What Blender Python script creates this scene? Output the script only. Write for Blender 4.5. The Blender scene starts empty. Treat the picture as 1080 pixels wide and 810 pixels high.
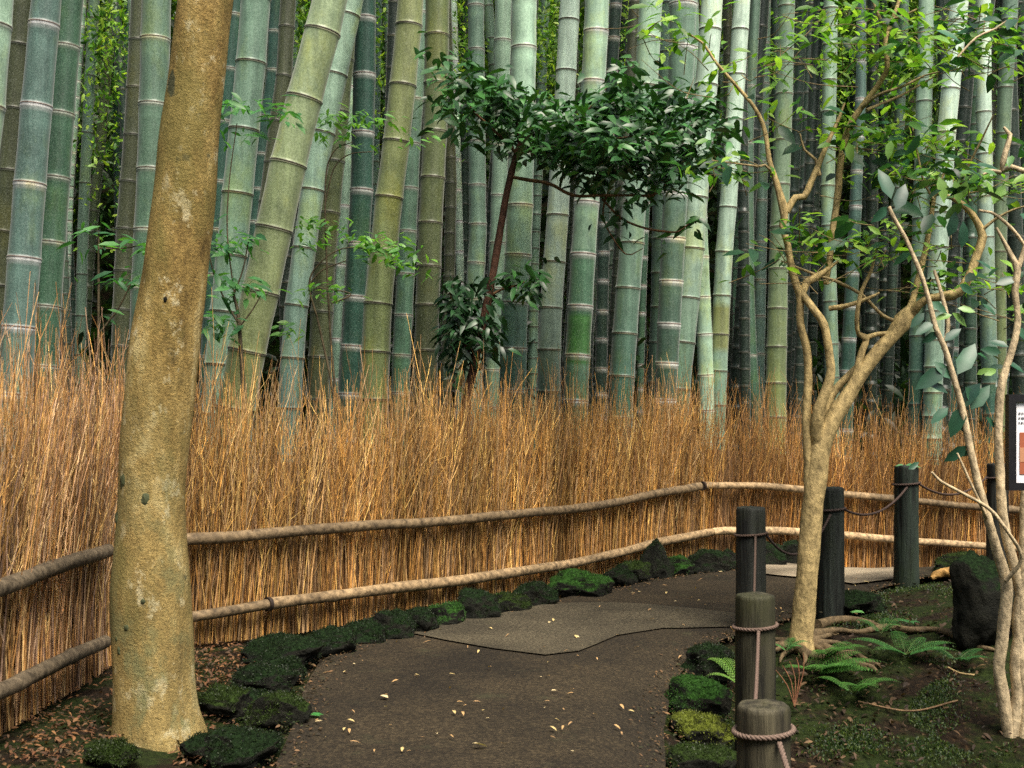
import bpy, math, random
import numpy as np
from mathutils import Vector, noise as mnoise

random.seed(7)
RNG = np.random.default_rng(7)
SC = bpy.context.scene
COL = SC.collection
R = math.radians

# ------------------------------------------------------------------ camera
CAMZ, F, HOR = 0.75, 1300.0, 430.0          # eye height (m), focal length and horizon row in a 1080 x 810 picture
cd = bpy.data.cameras.new('camera')
cam = bpy.data.objects.new('camera', cd)
COL.objects.link(cam)
cam.location = (0, 0, CAMZ)
cam.rotation_euler = (R(90), 0, 0)
cd.sensor_width = 36.0
cd.lens = 36.0 * F / 1080.0
cd.shift_y = (HOR - 405.0) / 1080.0
cd.clip_start = 0.05
cd.clip_end = 400
cd.dof.use_dof = True
cd.dof.focus_distance = 4.6
cd.dof.aperture_fstop = 13
SC.camera = cam

# ------------------------------------------------------------------ sky and sun
SUN_EL, SUN_AZ = 60.0, 152.0      # azimuth clockwise from +Y (the way the camera looks): the sun stands behind the camera
wd = bpy.data.worlds.new('World')
SC.world = wd
wd.use_nodes = True
nt = wd.node_tree
bg = nt.nodes['Background']
sky = nt.nodes.new('ShaderNodeTexSky')
sky.sky_type = 'NISHITA'
sky.sun_disc = False
sky.sun_elevation = R(SUN_EL)
sky.sun_rotation = R(SUN_AZ)
sky.air_density = 1.0
sky.dust_density = 6.0
sky.ozone_density = 1.0
nt.links.new(sky.outputs[0], bg.inputs[0])
bg.inputs[1].default_value = 0.105
sd = bpy.data.lights.new('sun', 'SUN')
sd.energy = 3.0
sd.angle = R(34)
sd.color = (1.0, 0.93, 0.80)
sun = bpy.data.objects.new('sun', sd)
COL.objects.link(sun)
az, el = R(SUN_AZ), R(SUN_EL)
sdir = Vector((math.sin(az) * math.cos(el), math.cos(az) * math.cos(el), math.sin(el)))
sun.rotation_euler = sdir.to_track_quat('Z', 'Y').to_euler()
SC.view_settings.view_transform = 'Standard'
SC.view_settings.look = 'None'
SC.view_settings.exposure = 1.12
SC.view_settings.gamma = 1.0
SC.cycles.max_bounces = 6
SC.cycles.transparent_max_bounces = 6
SC.cycles.use_denoising = False

# ------------------------------------------------------------------ helpers
def smooth(a, b, x):
    t = min(1.0, max(0.0, (x - a) / (b - a)))
    return t * t * (3 - 2 * t)

def P(px, py, d):
    return Vector(((px - 540.0) * d / F, d, CAMZ - (py - HOR) * d / F))

def G(x, y):
    """height of the ground"""
    z = 0.0
    z -= 0.30 * smooth(0.15, 0.75, x) * (1 - smooth(2.6, 4.1, y))          # the bed by the near bollards lies lower
    z -= 0.13 * smooth(0.9, 1.9, x) * smooth(5.4, 6.6, y)                 # the path drops beyond its bend
    z += 0.10 * smooth(1.15, 2.0, x) * smooth(3.4, 4.2, y) * (1 - smooth(5.0, 5.7, y))   # mossy mound
    dx = abs(x + 0.8)
    z += 0.03 * smooth(0.45, 0.9, -x) * (1 - smooth(3.4, 4.2, y))
    if y > 12.5:
        t = y - 12.5
        z += 0.75 * t if t > 1.5 else 0.25 * t * t + 0.375 * t
        z = min(z, 16.0)
    n = mnoise.noise(Vector((x * 1.7, y * 1.7, 0.3))) * 0.02
    if y > 7.5:
        n *= 2.5
    pathness = (1 - smooth(0.28, 0.5, x - 0.0)) * smooth(-0.75, -0.55, x)
    return z + n * (1 - 0.85 * pathness)

def hit(px, py, lift=0.0):
    """where the line of sight through a pixel meets the ground"""
    lo = 1.0
    d = lo
    while d < 30:
        p = P(px, py, d)
        if p.z <= G(p.x, p.y) + lift:
            a, b = d - 0.05, d
            for _ in range(12):
                m = (a + b) / 2
                q = P(px, py, m)
                if q.z <= G(q.x, q.y) + lift:
                    b = m
                else:
                    a = m
            q = P(px, py, b)
            return Vector((q.x, q.y, G(q.x, q.y)))
        d += 0.05
    return P(px, py, 12)

def tag(o, label=None, cat=None, group=None, kind=None):
    if label: o['label'] = label
    if cat: o['category'] = cat
    if group: o['group'] = group
    if kind: o['kind'] = kind
    return o

def empty(name, loc, label, cat, group=None):
    o = bpy.data.objects.new(name, None)
    COL.objects.link(o)
    o.location = loc
    o.empty_display_size = 0.1
    return tag(o, label, cat, group)

def link(name, me, mat=None, parent=None, keep=True):
    """links a mesh whose vertices are in world space; the object sits at its parent"""
    o = bpy.data.objects.new(name, me)
    COL.objects.link(o)
    if mat is not None:
        for m in (mat if isinstance(mat, (list, tuple)) else [mat]):
            me.materials.append(m)
    if parent is not None:
        o.parent = parent
        if keep:
            off = Vector(parent.location)
            if parent.parent is not None:
                off = off + Vector(parent.parent.location)
            o.location = -off
    return o

class MB:
    """collects vertices, faces and an optional tint per vertex"""
    def __init__(self):
        self.v, self.f, self.c, self.n = [], [], [], 0
        self.fm = []
    def add(self, v, f, c=None, m=0):
        v = np.asarray(v, dtype=np.float64).reshape(-1, 3)
        f = np.asarray(f, dtype=np.int64)
        self.v.append(v)
        self.f.append(f + self.n)
        self.fm.append(m)
        if c is None:
            c = np.ones((len(v), 3)) * 0.5
        c = np.asarray(c, dtype=np.float64)
        if c.ndim == 1:
            c = np.tile(c, (len(v), 1))
        self.c.append(c)
        self.n += len(v)
    def mesh(self, name, smoothed=True):
        v = np.concatenate(self.v)
        c = np.concatenate(self.c)
        me = bpy.data.meshes.new(name)
        loops, starts, tot, mats = [], [], 0, []
        for f, m in zip(self.f, self.fm):
            if f.size == 0: continue
            k = f.shape[1]
            loops.append(f.reshape(-1))
            starts.append(tot + np.arange(len(f)) * k)
            mats.append(np.full(len(f), m))
            tot += f.size
        loops = np.concatenate(loops); starts = np.concatenate(starts); mats = np.concatenate(mats)
        me.vertices.add(len(v))
        me.vertices.foreach_set('co', v.reshape(-1).astype(np.float32))
        me.loops.add(len(loops))
        me.loops.foreach_set('vertex_index', loops.astype(np.int32))
        me.polygons.add(len(starts))
        me.polygons.foreach_set('loop_start', starts.astype(np.int32))
        me.polygons.foreach_set('material_index', mats.astype(np.int32))
        at = me.color_attributes.new('tint', 'FLOAT_COLOR', 'POINT')
        at.data.foreach_set('color', np.hstack([c, np.ones((len(c), 1))]).reshape(-1).astype(np.float32))
        me.update(calc_edges=True)
        me.validate()
        me.polygons.foreach_set('use_smooth', np.full(len(me.polygons), smoothed))
        return me

def resample(pts, step):
    """Catmull-Rom through points (each x, y, z, r)"""
    p = np.array(pts, dtype=float)
    if len(p) < 3:
        n = max(2, int(np.linalg.norm(p[-1, :3] - p[0, :3]) / step) + 1)
        t = np.linspace(0, 1, n)[:, None]
        return p[0] * (1 - t) + p[-1] * t
    q = np.vstack([2 * p[0] - p[1], p, 2 * p[-1] - p[-2]])
    out = []
    for i in range(1, len(q) - 2):
        n = max(1, int(np.linalg.norm(q[i + 1, :3] - q[i, :3]) / step))
        for k in range(n):
            t = k / n
            a, b, c, d = q[i - 1], q[i], q[i + 1], q[i + 2]
            out.append(0.5 * ((2 * b) + (-a + c) * t + (2 * a - 5 * b + 4 * c - d) * t * t + (-a + 3 * b - 3 * c + d) * t ** 3))
    out.append(p[-1])
    return np.array(out)

def frames(path):
    d = np.gradient(path, axis=0)
    d /= np.linalg.norm(d, axis=1)[:, None] + 1e-12
    ref = np.array([1.0, 0.0, 0.0]) if abs(d[0][0]) < 0.8 else np.array([0.0, 1.0, 0.0])
    us = []
    u = ref
    for k in range(len(d)):
        u = u - d[k] * np.dot(u, d[k])
        u /= np.linalg.norm(u) + 1e-12
        us.append(u)
    us = np.array(us)
    return us, np.cross(d, us), d

def tube(mb, pts, sides=8, step=0.03, rough=0.0, tint=None, smoothit=True, cap=True, freq=9.0, m=0):
    q = resample(pts, step) if smoothit else np.array(pts, dtype=float)
    u, w, d = frames(q[:, :3])
    a = np.linspace(0, 2 * np.pi, sides, endpoint=False)
    rad = np.repeat(q[:, 3][:, None], sides, axis=1)
    if rough:
        for i in range(len(q)):
            for k in range(sides):
                s = Vector((q[i, 0] * freq + math.cos(a[k]) * 1.1, q[i, 1] * freq + math.sin(a[k]) * 1.1, q[i, 2] * freq))
                rad[i, k] *= 1 + rough * mnoise.noise(s) * 2
    v = q[:, None, :3] + rad[:, :, None] * (np.cos(a)[None, :, None] * u[:, None, :] + np.sin(a)[None, :, None] * w[:, None, :])
    n = len(q)
    i = np.arange(n - 1)[:, None] * sides
    k = np.arange(sides)[None, :]
    k2 = (k + 1) % sides
    f = np.stack([i + k, i + k2, i + sides + k2, i + sides + k], axis=-1).reshape(-1, 4)
    c = None
    if tint is not None:
        c = np.asarray(tint, float)
        if c.ndim == 2:
            c = np.repeat(c, sides, axis=0)
    mb.add(v.reshape(-1, 3), f, c, m)
    if cap:
        for e, row in ((0, 0), (1, n - 1)):
            cv = np.vstack([q[row, :3][None], v[row]])
            kk = np.arange(sides)
            if e:
                cf = np.stack([np.zeros(sides, int), kk + 1, (kk + 1) % sides + 1], axis=-1)
            else:
                cf = np.stack([np.zeros(sides, int), (kk + 1) % sides + 1, kk + 1], axis=-1)
            cc = None if tint is None else (np.asarray(tint, float) if np.asarray(tint).ndim == 1 else np.asarray(tint)[row])
            mb.add(cv, cf, cc, m)
    return q

def leaves(mb, base, direc, normal, length, width, tint, droop=0.25, fold=0.25, m=0):
    """many leaves at once, each a folded, bent blade of eight vertices"""
    base = np.asarray(base, float); n = len(base)
    if n == 0: return
    d = np.asarray(direc, float); d /= np.linalg.norm(d, axis=1)[:, None] + 1e-9
    nn = np.asarray(normal, float)
    nn = nn - d * np.sum(nn * d, axis=1)[:, None]
    nn /= np.linalg.norm(nn, axis=1)[:, None] + 1e-9
    s = np.cross(d, nn)
    L = np.broadcast_to(np.asarray(length, float), (n,))[:, None]
    W = np.broadcast_to(np.asarray(width, float), (n,))[:, None]
    def pt(t, side):
        wv = {0.0: 0.0, 0.3: 0.46, 0.68: 0.40, 1.0: 0.0}[t]
        z = -droop * t * t * L
        up = fold * W * wv * abs(side)
        return base + d * t * L * (1 - 0.1 * droop) + nn * (z + up) + s * side * wv * W
    vs = np.stack([pt(0.0, 0), pt(0.3, -1), pt(0.3, 0), pt(0.3, 1), pt(0.68, -1), pt(0.68, 0), pt(0.68, 1), pt(1.0, 0)], axis=1)
    o = (np.arange(n) * 8)[:, None, None]
    tri = np.array([[0, 2, 1], [0, 3, 2], [4, 5, 7], [5, 6, 7]])[None] + o
    quad = np.array([[1, 2, 5, 4], [2, 3, 6, 5]])[None] + o
    c = np.repeat(np.asarray(tint, float).reshape(n, 1, 3), 8, axis=1).reshape(-1, 3)
    mb.add(vs.reshape(-1, 3), quad.reshape(-1, 4), c, m)
    mb.f.append(tri.reshape(-1, 3) + (mb.n - n * 8)); mb.fm.append(m)

def tints(n, cols, jit=0.15):
    cols = np.array(cols)
    k = RNG.integers(0, len(cols), n)
    k2 = RNG.integers(0, len(cols), n)
    t = RNG.random(n)[:, None]
    c = cols[k] * t + cols[k2] * (1 - t)
    return c * (1 + (RNG.random((n, 1)) - 0.5) * 2 * jit)

# ------------------------------------------------------------------ materials
def newmat(name):
    m = bpy.data.materials.new(name)
    m.use_nodes = True
    t = m.node_tree
    b = t.nodes['Principled BSDF']
    return m, t, b

def N(t, kind, **kw):
    n = t.nodes.new(kind)
    for k, v in kw.items():
        setattr(n, k, v)
    return n

def noise_tex(t, scale, detail=4, rough=0.55, stretch=None, coord='Object'):
    tc = N(t, 'ShaderNodeTexCoord')
    mp = N(t, 'ShaderNodeMapping')
    if stretch: mp.inputs['Scale'].default_value = stretch
    t.links.new(tc.outputs[coord], mp.inputs[0])
    n = N(t, 'ShaderNodeTexNoise')
    n.inputs['Scale'].default_value = scale
    n.inputs['Detail'].default_value = detail
    n.inputs['Roughness'].default_value = rough
    t.links.new(mp.outputs[0], n.inputs['Vector'])
    return n.outputs['Fac']

def ramp(t, fac, stops):
    r = N(t, 'ShaderNodeValToRGB')
    e = r.color_ramp.elements
    while len(e) < len(stops): e.new(0.5)
    for i, (p, c) in enumerate(stops):
        e[i].position = p
        e[i].color = (c[0], c[1], c[2], 1) if isinstance(c, (tuple, list)) else (c, c, c, 1)
    t.links.new(fac, r.inputs[0])
    return r.outputs[0]

def mix(t, fac, a, b, mode='MIX'):
    n = N(t, 'ShaderNodeMix', data_type='RGBA', blend_type=mode)
    for s, v in ((0, fac), (6, a), (7, b)):
        if hasattr(v, 'links') or isinstance(v, bpy.types.NodeSocket):
            t.links.new(v, n.inputs[s])
        elif s == 0:
            n.inputs[0].default_value = v
        else:
            n.inputs[s].default_value = (*v, 1)
    return n.outputs[2]

def bump(t, b, fac, strength=0.3, dist=0.01):
    n = N(t, 'ShaderNodeBump')
    n.inputs['Strength'].default_value = strength
    n.inputs['Distance'].default_value = dist
    t.links.new(fac, n.inputs['Height'])
    t.links.new(n.outputs[0], b.inputs['Normal'])

def attr(t, name='tint'):
    return N(t, 'ShaderNodeAttribute', attribute_name=name).outputs['Color']

def mat_tinted(name, rough=0.8, nscale=60, amp=(0.7, 1.25), stretch=None, spec=0.3, bumps=0.3, bdist=0.003, trans=0.0):
    m, t, b = newmat(name)
    n = noise_tex(t, nscale, 5, 0.6, stretch)
    g = ramp(t, n, [(0.25, amp[0] * 0.5), (0.75, amp[1] * 0.5)])
    two = mix(t, 1.0, attr(t), g, 'MULTIPLY')
    c = mix(t, 1.0, two, (2, 2, 2), 'MULTIPLY')
    t.links.new(c, b.inputs['Base Color'])
    b.inputs['Roughness'].default_value = rough
    b.inputs['Specular IOR Level'].default_value = spec
    if bumps: bump(t, b, n, bumps, bdist)
    if trans:
        tr = N(t, 'ShaderNodeBsdfTranslucent')
        t.links.new(mix(t, 1.0, c, (1.5, 1.6, 0.6), 'MULTIPLY'), tr.inputs[0])
        ms = N(t, 'ShaderNodeMixShader')
        ms.inputs[0].default_value = trans
        t.links.new(b.outputs[0], ms.inputs[1]); t.links.new(tr.outputs[0], ms.inputs[2])
        t.links.new(ms.outputs[0], t.nodes['Material Output'].inputs[0])
    return m

def make_bamboo_mat():
    m, t, b = newmat('bamboo')
    base = attr(t)
    streak = noise_tex(t, 26, 5, 0.7, (1, 1, 0.05))
    blot = noise_tex(t, 7, 6, 0.65, (1, 1, 0.5))
    speck = noise_tex(t, 160, 3, 0.7)
    c = mix(t, 1.0, base, ramp(t, streak, [(0.3, 0.34), (0.7, 0.68)]), 'MULTIPLY')
    c = mix(t, 1.0, c, (2, 2, 2), 'MULTIPLY')
    c = mix(t, ramp(t, blot, [(0.50, 0.0), (0.66, 0.7)]), c, mix(t, 1.0, c, (1.28, 1.12, 0.62), 'MULTIPLY'))
    blot2 = noise_tex(t, 13, 6, 0.7, (1.3, 1, 0.8))
    c = mix(t, ramp(t, blot2, [(0.50, 0.0), (0.66, 0.55)]), c, mix(t, 1.0, c, (0.45, 0.5, 0.5), 'MULTIPLY'))
    c = mix(t, ramp(t, speck, [(0.40, 0.4), (0.55, 0.0)]), c, mix(t, 1.0, c, (0.35, 0.38, 0.38), 'MULTIPLY'))
    c = mix(t, ramp(t, speck, [(0.52, 0.0), (0.70, 0.18)]), c, (0.42, 0.46, 0.42))
    b.inputs['Sheen Weight'].default_value = 0.25
    b.inputs['Sheen Roughness'].default_value = 0.4
    t.links.new(c, b.inputs['Base Color'])
    b.inputs['Roughness'].default_value = 0.42
    b.inputs['Specular IOR Level'].default_value = 0.45
    bump(t, b, streak, 0.12, 0.004)
    return m

def make_trunk_mat():
    m, t, b = newmat('ochre_bark')
    a = noise_tex(t, 7, 9, 0.72, (1.7, 1.7, 0.75))
    f = noise_tex(t, 130, 4, 0.8)
    c = ramp(t, a, [(0.34, (0.085, 0.055, 0.016)), (0.46, (0.20, 0.135, 0.040)), (0.56, (0.30, 0.21, 0.070)), (0.66, (0.46, 0.37, 0.17))])
    c = mix(t, 1.0, c, ramp(t, f, [(0.35, 0.32), (0.65, 0.66)]), 'MULTIPLY')
    c = mix(t, 1.0, c, (2, 2, 2), 'MULTIPLY')
    l = noise_tex(t, 13, 7, 0.75, (1.2, 1.2, 0.8))
    c = mix(t, ramp(t, l, [(0.57, 0.0), (0.63, 0.8)]), c, (0.52, 0.46, 0.28))
    g = noise_tex(t, 4.5, 7, 0.7, (1, 1, 0.4))
    c = mix(t, ramp(t, g, [(0.50, 0.0), (0.62, 0.65)]), c, (0.14, 0.125, 0.035))
    geo = N(t, 'ShaderNodeNewGeometry'); sx = N(t, 'ShaderNodeSeparateXYZ'); t.links.new(geo.outputs['Position'], sx.inputs[0])
    low = ramp(t, sx.outputs['Z'], [(0.0, 1.0), (0.95, 0.0)])
    c = mix(t, low, c, mix(t, 0.35, c, (0.22, 0.19, 0.085)))
    gm = noise_tex(t, 9, 6, 0.7, (1, 1, 0.6))
    lowm = N(t, 'ShaderNodeMath', operation='MULTIPLY'); t.links.new(low, lowm.inputs[0]); t.links.new(ramp(t, gm, [(0.50, 0.0), (0.60, 0.9)]), lowm.inputs[1])
    c = mix(t, lowm.outputs[0], c, (0.15, 0.155, 0.07))
    d = noise_tex(t, 14, 2, 0.5, (1, 1, 0.8))
    c = mix(t, ramp(t, d, [(0.69, 0.0), (0.72, 0.85)]), c, (0.035, 0.045, 0.025))
    t.links.new(c, b.inputs['Base Color'])
    b.inputs['Roughness'].default_value = 0.8
    b.inputs['Specular IOR Level'].default_value = 0.2
    bump(t, b, mix(t, 0.4, a, f), 0.9, 0.016)
    return m

def make_stone_mat():
    m, t, b = newmat('mossy_stone')
    a = noise_tex(t, 14, 6, 0.65)
    f = noise_tex(t, 90, 5, 0.7)
    c = ramp(t, a, [(0.3, (0.006, 0.007, 0.006)), (0.6, (0.018, 0.018, 0.014)), (0.8, (0.045, 0.04, 0.03))])
    geo = N(t, 'ShaderNodeNewGeometry')
    sx = N(t, 'ShaderNodeSeparateXYZ')
    t.links.new(geo.outputs['Normal'], sx.inputs[0])
    ad = N(t, 'ShaderNodeMath', operation='ADD')
    t.links.new(sx.outputs['Z'], ad.inputs[0])
    mm = N(t, 'ShaderNodeMath', operation='MULTIPLY')
    t.links.new(a, mm.inputs[0]); mm.inputs[1].default_value = 1.8
    t.links.new(mm.outputs[0], ad.inputs[1])
    sc = N(t, 'ShaderNodeMath', operation='MULTIPLY'); sc.inputs[1].default_value = 0.5
    t.links.new(ad.outputs[0], sc.inputs[0])
    moss = mix(t, 1.0, attr(t), ramp(t, f, [(0.35, 0.1), (0.68, 1.0)]), 'MULTIPLY')
    moss = mix(t, 1.0, moss, (2, 2, 2), 'MULTIPLY')
    c = mix(t, ramp(t, sc.outputs[0], [(0.60, 0.0), (0.82, 1.0)]), c, moss)
    t.links.new(c, b.inputs['Base Color'])
    b.inputs['Roughness'].default_value = 0.95
    b.inputs['Specular IOR Level'].default_value = 0.08
    bump(t, b, mix(t, 0.6, a, f), 1.0, 0.02)
    return m

def make_earth_mat():
    m, t, b = newmat('earth')
    a = noise_tex(t, 2.2, 7, 0.7)
    f = noise_tex(t, 55, 6, 0.75)
    g = noise_tex(t, 6, 5, 0.65)
    c = ramp(t, f, [(0.3, (0.004, 0.0025, 0.0015)), (0.55, (0.016, 0.010, 0.005)), (0.75, (0.07, 0.04, 0.018))])
    moss = ramp(t, f, [(0.3, (0.003, 0.006, 0.0012)), (0.7, (0.024, 0.038, 0.006))])
    c = mix(t, ramp(t, g, [(0.42, 0.0), (0.55, 1.0)]), c, moss)
    t.links.new(c, b.inputs['Base Color'])
    b.inputs['Roughness'].default_value = 0.95
    b.inputs['Specular IOR Level'].default_value = 0.15
    bump(t, b, mix(t, 0.4, f, a), 1.0, 0.02)
    return m

def make_path_mat(name, c0, c1, c2):
    m, t, b = newmat(name)
    f = noise_tex(t, 110, 6, 0.9)
    g = noise_tex(t, 2.4, 5, 0.6)
    c = ramp(t, f, [(0.36, c0), (0.5, c1), (0.64, c2)])
    c = mix(t, 1.0, c, ramp(t, g, [(0.35, 0.26), (0.62, 0.66)]), 'MULTIPLY')
    c = mix(t, 1.0, c, (2, 2, 2), 'MULTIPLY')
    mo = noise_tex(t, 5, 6, 0.7)
    c = mix(t, ramp(t, mo, [(0.60, 0.0), (0.75, 0.4)]), c, (0.05, 0.055, 0.025))
    t.links.new(c, b.inputs['Base Color'])
    b.inputs['Roughness'].default_value = 0.85
    b.inputs['Specular IOR Level'].default_value = 0.25
    bump(t, b, f, 0.7, 0.004)
    return m

def make_post_mat():
    m, t, b = newmat('weathered_post_wood')
    s = noise_tex(t, 30, 5, 0.7, (1, 1, 0.07))
    a = noise_tex(t, 9, 5, 0.7, (1, 1, 0.45))
    c = mix(t, 1.0, attr(t), ramp(t, s, [(0.36, 0.08), (0.66, 0.95)]), 'MULTIPLY')
    c = mix(t, 1.0, c, (2, 2, 2), 'MULTIPLY')
    c = mix(t, ramp(t, a, [(0.5, 0.0), (0.68, 0.6)]), c, mix(t, 1.0, attr(t), (1.05, 1.25, 0.55), 'MULTIPLY'))
    t.links.new(c, b.inputs['Base Color'])
    b.inputs['Roughness'].default_value = 0.75
    b.inputs['Specular IOR Level'].default_value = 0.3
    bump(t, b, s, 1.0, 0.010)
    return m

M_BAMBOO = make_bamboo_mat()
M_TRUNK = make_trunk_mat()
M_STONE = make_stone_mat()
M_EARTH = make_earth_mat()
M_PATH = make_path_mat('asphalt', (0.004, 0.003, 0.0016), (0.0165, 0.0118, 0.0058), (0.062, 0.046, 0.024))
M_PATCH = make_path_mat('worn_concrete', (0.009, 0.0075, 0.0045), (0.040, 0.033, 0.020), (0.11, 0.093, 0.058))
M_SLAB = make_path_mat('pale_slab_stone', (0.18, 0.115, 0.075), (0.19, 0.16, 0.11), (0.28, 0.24, 0.17))
M_POST = make_post_mat()
M_TWIG = mat_tinted('dry_brushwood', 0.75, 75, (0.30, 1.65), (1, 1, 0.5), 0.2, 0)
M_BACK = mat_tinted('dark_brushwood', 0.95, 60, (0.4, 1.4), (1, 1, 0.06), 0.1, 0.8, 0.01)
M_RAIL = mat_tinted('rail_bark', 0.7, 48, (0.12, 1.8), None, 0.3, 0.7, 0.006)
M_BARK = mat_tinted('smooth_tan_bark', 0.75, 55, (0.35, 1.6), (1, 1, 0.6), 0.25, 0.8, 0.008)
M_ROPE = mat_tinted('rope_fibre', 0.85, 240, (0.6, 1.3), None, 0.2, 0.4, 0.002)
M_GLOSS = mat_tinted('glossy_leaf', 0.38, 30, (0.75, 1.25), None, 0.45, 0.15, 0.002, trans=0.12)
M_LEAF = mat_tinted('thin_leaf', 0.42, 30, (0.75, 1.25), None, 0.4, 0.1, 0.002, trans=0.42)
M_DRY = mat_tinted('dry_leaf', 0.7, 50, (0.7, 1.3), None, 0.3, 0.2, 0.002, trans=0.1)
M_FERN = mat_tinted('fern_leaf', 0.5, 50, (0.75, 1.25), None, 0.3, 0.0, 0.002, trans=0.3)
M_BLACK = mat_tinted('black_paint', 0.4, 60, (0.8, 1.2), None, 0.4, 0.1, 0.001)
M_PAPER = mat_tinted('printed_paper', 0.5, 60, (0.96, 1.04), None, 0.3, 0.0)

# ------------------------------------------------------------------ ground
def grid_axis(a, b, fine0, fine1, fs, cs):
    xs = [a]
    while xs[-1] < b:
        xs.append(xs[-1] + (fs if fine0 <= xs[-1] < fine1 else cs))
    return np.array(xs)
xs = np.unique(np.concatenate([np.arange(-60, -4, 2.0), np.arange(-4, -1.3, 0.2), np.arange(-1.3, 2.9, 0.035), np.arange(2.9, 6, 0.2), np.arange(6, 62, 2.0)]))
ys = np.unique(np.concatenate([np.arange(-30, 1.0, 1.0), np.arange(1.0, 7.2, 0.035), np.arange(7.2, 14, 0.2), np.arange(14, 70, 1.5)]))
vv = []
for y in ys:
    for x in xs:
        z = G(x, y)
        if -1.3 < x < 2.9 and 1 < y < 7.2:
            inpath = 0.0
            z += 0.012 * mnoise.noise(Vector((x * 9, y * 9, 2))) + 0.006 * mnoise.noise(Vector((x * 26, y * 26, 5))) - 0.012
        vv.append((x, y, z))
nx, ny = len(xs), len(ys)
i = np.arange(ny - 1)[:, None] * nx
k = np.arange(nx - 1)[None, :]
ff = np.stack([i + k, i + k + 1, i + nx + k + 1, i + nx + k], axis=-1).reshape(-1, 4)
mb = MB(); mb.add(vv, ff)
tag(link('ground', mb.mesh('ground'), M_EARTH), kind='structure')

# the path: a lofted sheet between its two edges
left_px = [(286, 860), (292, 810), (312, 765), (322, 728), (338, 702), (372, 684), (440, 668), (520, 652), (600, 633), (680, 617), (760, 606), (830, 600), (900, 598), (960, 596), (1030, 597)]
right_px = [(700, 860), (702, 810), (700, 775), (706, 745), (716, 718), (732, 695), (765, 678), (800, 668), (835, 655), (868, 645), (900, 634), (930, 624), (955, 616), (985, 611), (1040, 608)]
Lc = np.array([tuple(hit(*p)) for p in left_px]); Rc = np.array([tuple(hit(*p)) for p in right_px])
Lc = np.vstack([[(-0.62, -6, 0), (-0.55, 0.5, 0)], Lc]); Rc = np.vstack([[(0.75, -6, 0), (0.45, 0.5, 0)], Rc])
Lc = np.vstack([Lc, [(3.4, 6.95, 0), (9, 7.4, 0)]]); Rc = np.vstack([Rc, [(3.4, 6.35, 0), (9, 6.6, 0)]])
def dens(c, n=14):
    q = []
    for a, b in zip(c[:-1], c[1:]):
        for s in range(n): q.append(a + (b - a) * s / n)
    q.append(c[-1]); return np.array(q)
Ld, Rd = dens(Lc), dens(Rc)
def sheet(name, A, B, mat, lift, across=30, **kw):
    v, f = [], []
    n = len(A)
    for i in range(n):
        for k in range(across + 1):
            t = k / across
            x, y = A[i][0] * (1 - t) + B[i][0] * t, A[i][1] * (1 - t) + B[i][1] * t
            v.append((x, y, G(x, y) + lift))
    for i in range(n - 1):
        for k in range(across):
            a = i * (across + 1) + k
            f.append((a, a + 1, a + across + 2, a + across + 1))
    mb = MB(); mb.add(v, f)
    return link(name, mb.mesh(name), mat)
tag(sheet('path', Ld, Rd, M_PATH, 0.014), kind='structure')
# patches of paler surface
up = [(430, 671), (470, 660), (520, 654), (580, 641), (640, 640), (700, 644), (776, 652), (800, 655)]
lo = [(432, 673), (470, 681), (520, 690), (575, 697), (610, 693), (650, 676), (700, 668), (790, 666)]
A = dens(np.array([tuple(hit(*p)) for p in up]), 8); B = dens(np.array([tuple(hit(*p)) for p in lo]), 8)
tag(sheet('path_patch', A, B, M_PATCH, 0.019, 10), kind='structure')
up = [(806, 600), (850, 599), (900, 599), (944, 599)]
lo = [(806, 610), (850, 614), (900, 621), (942, 616)]
A = dens(np.array([tuple(hit(*p)) for p in up]), 8); B = dens(np.array([tuple(hit(*p)) for p in lo]), 8)
tag(sheet('path_slab', A, B, M_SLAB, 0.022, 8), kind='structure')

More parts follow.
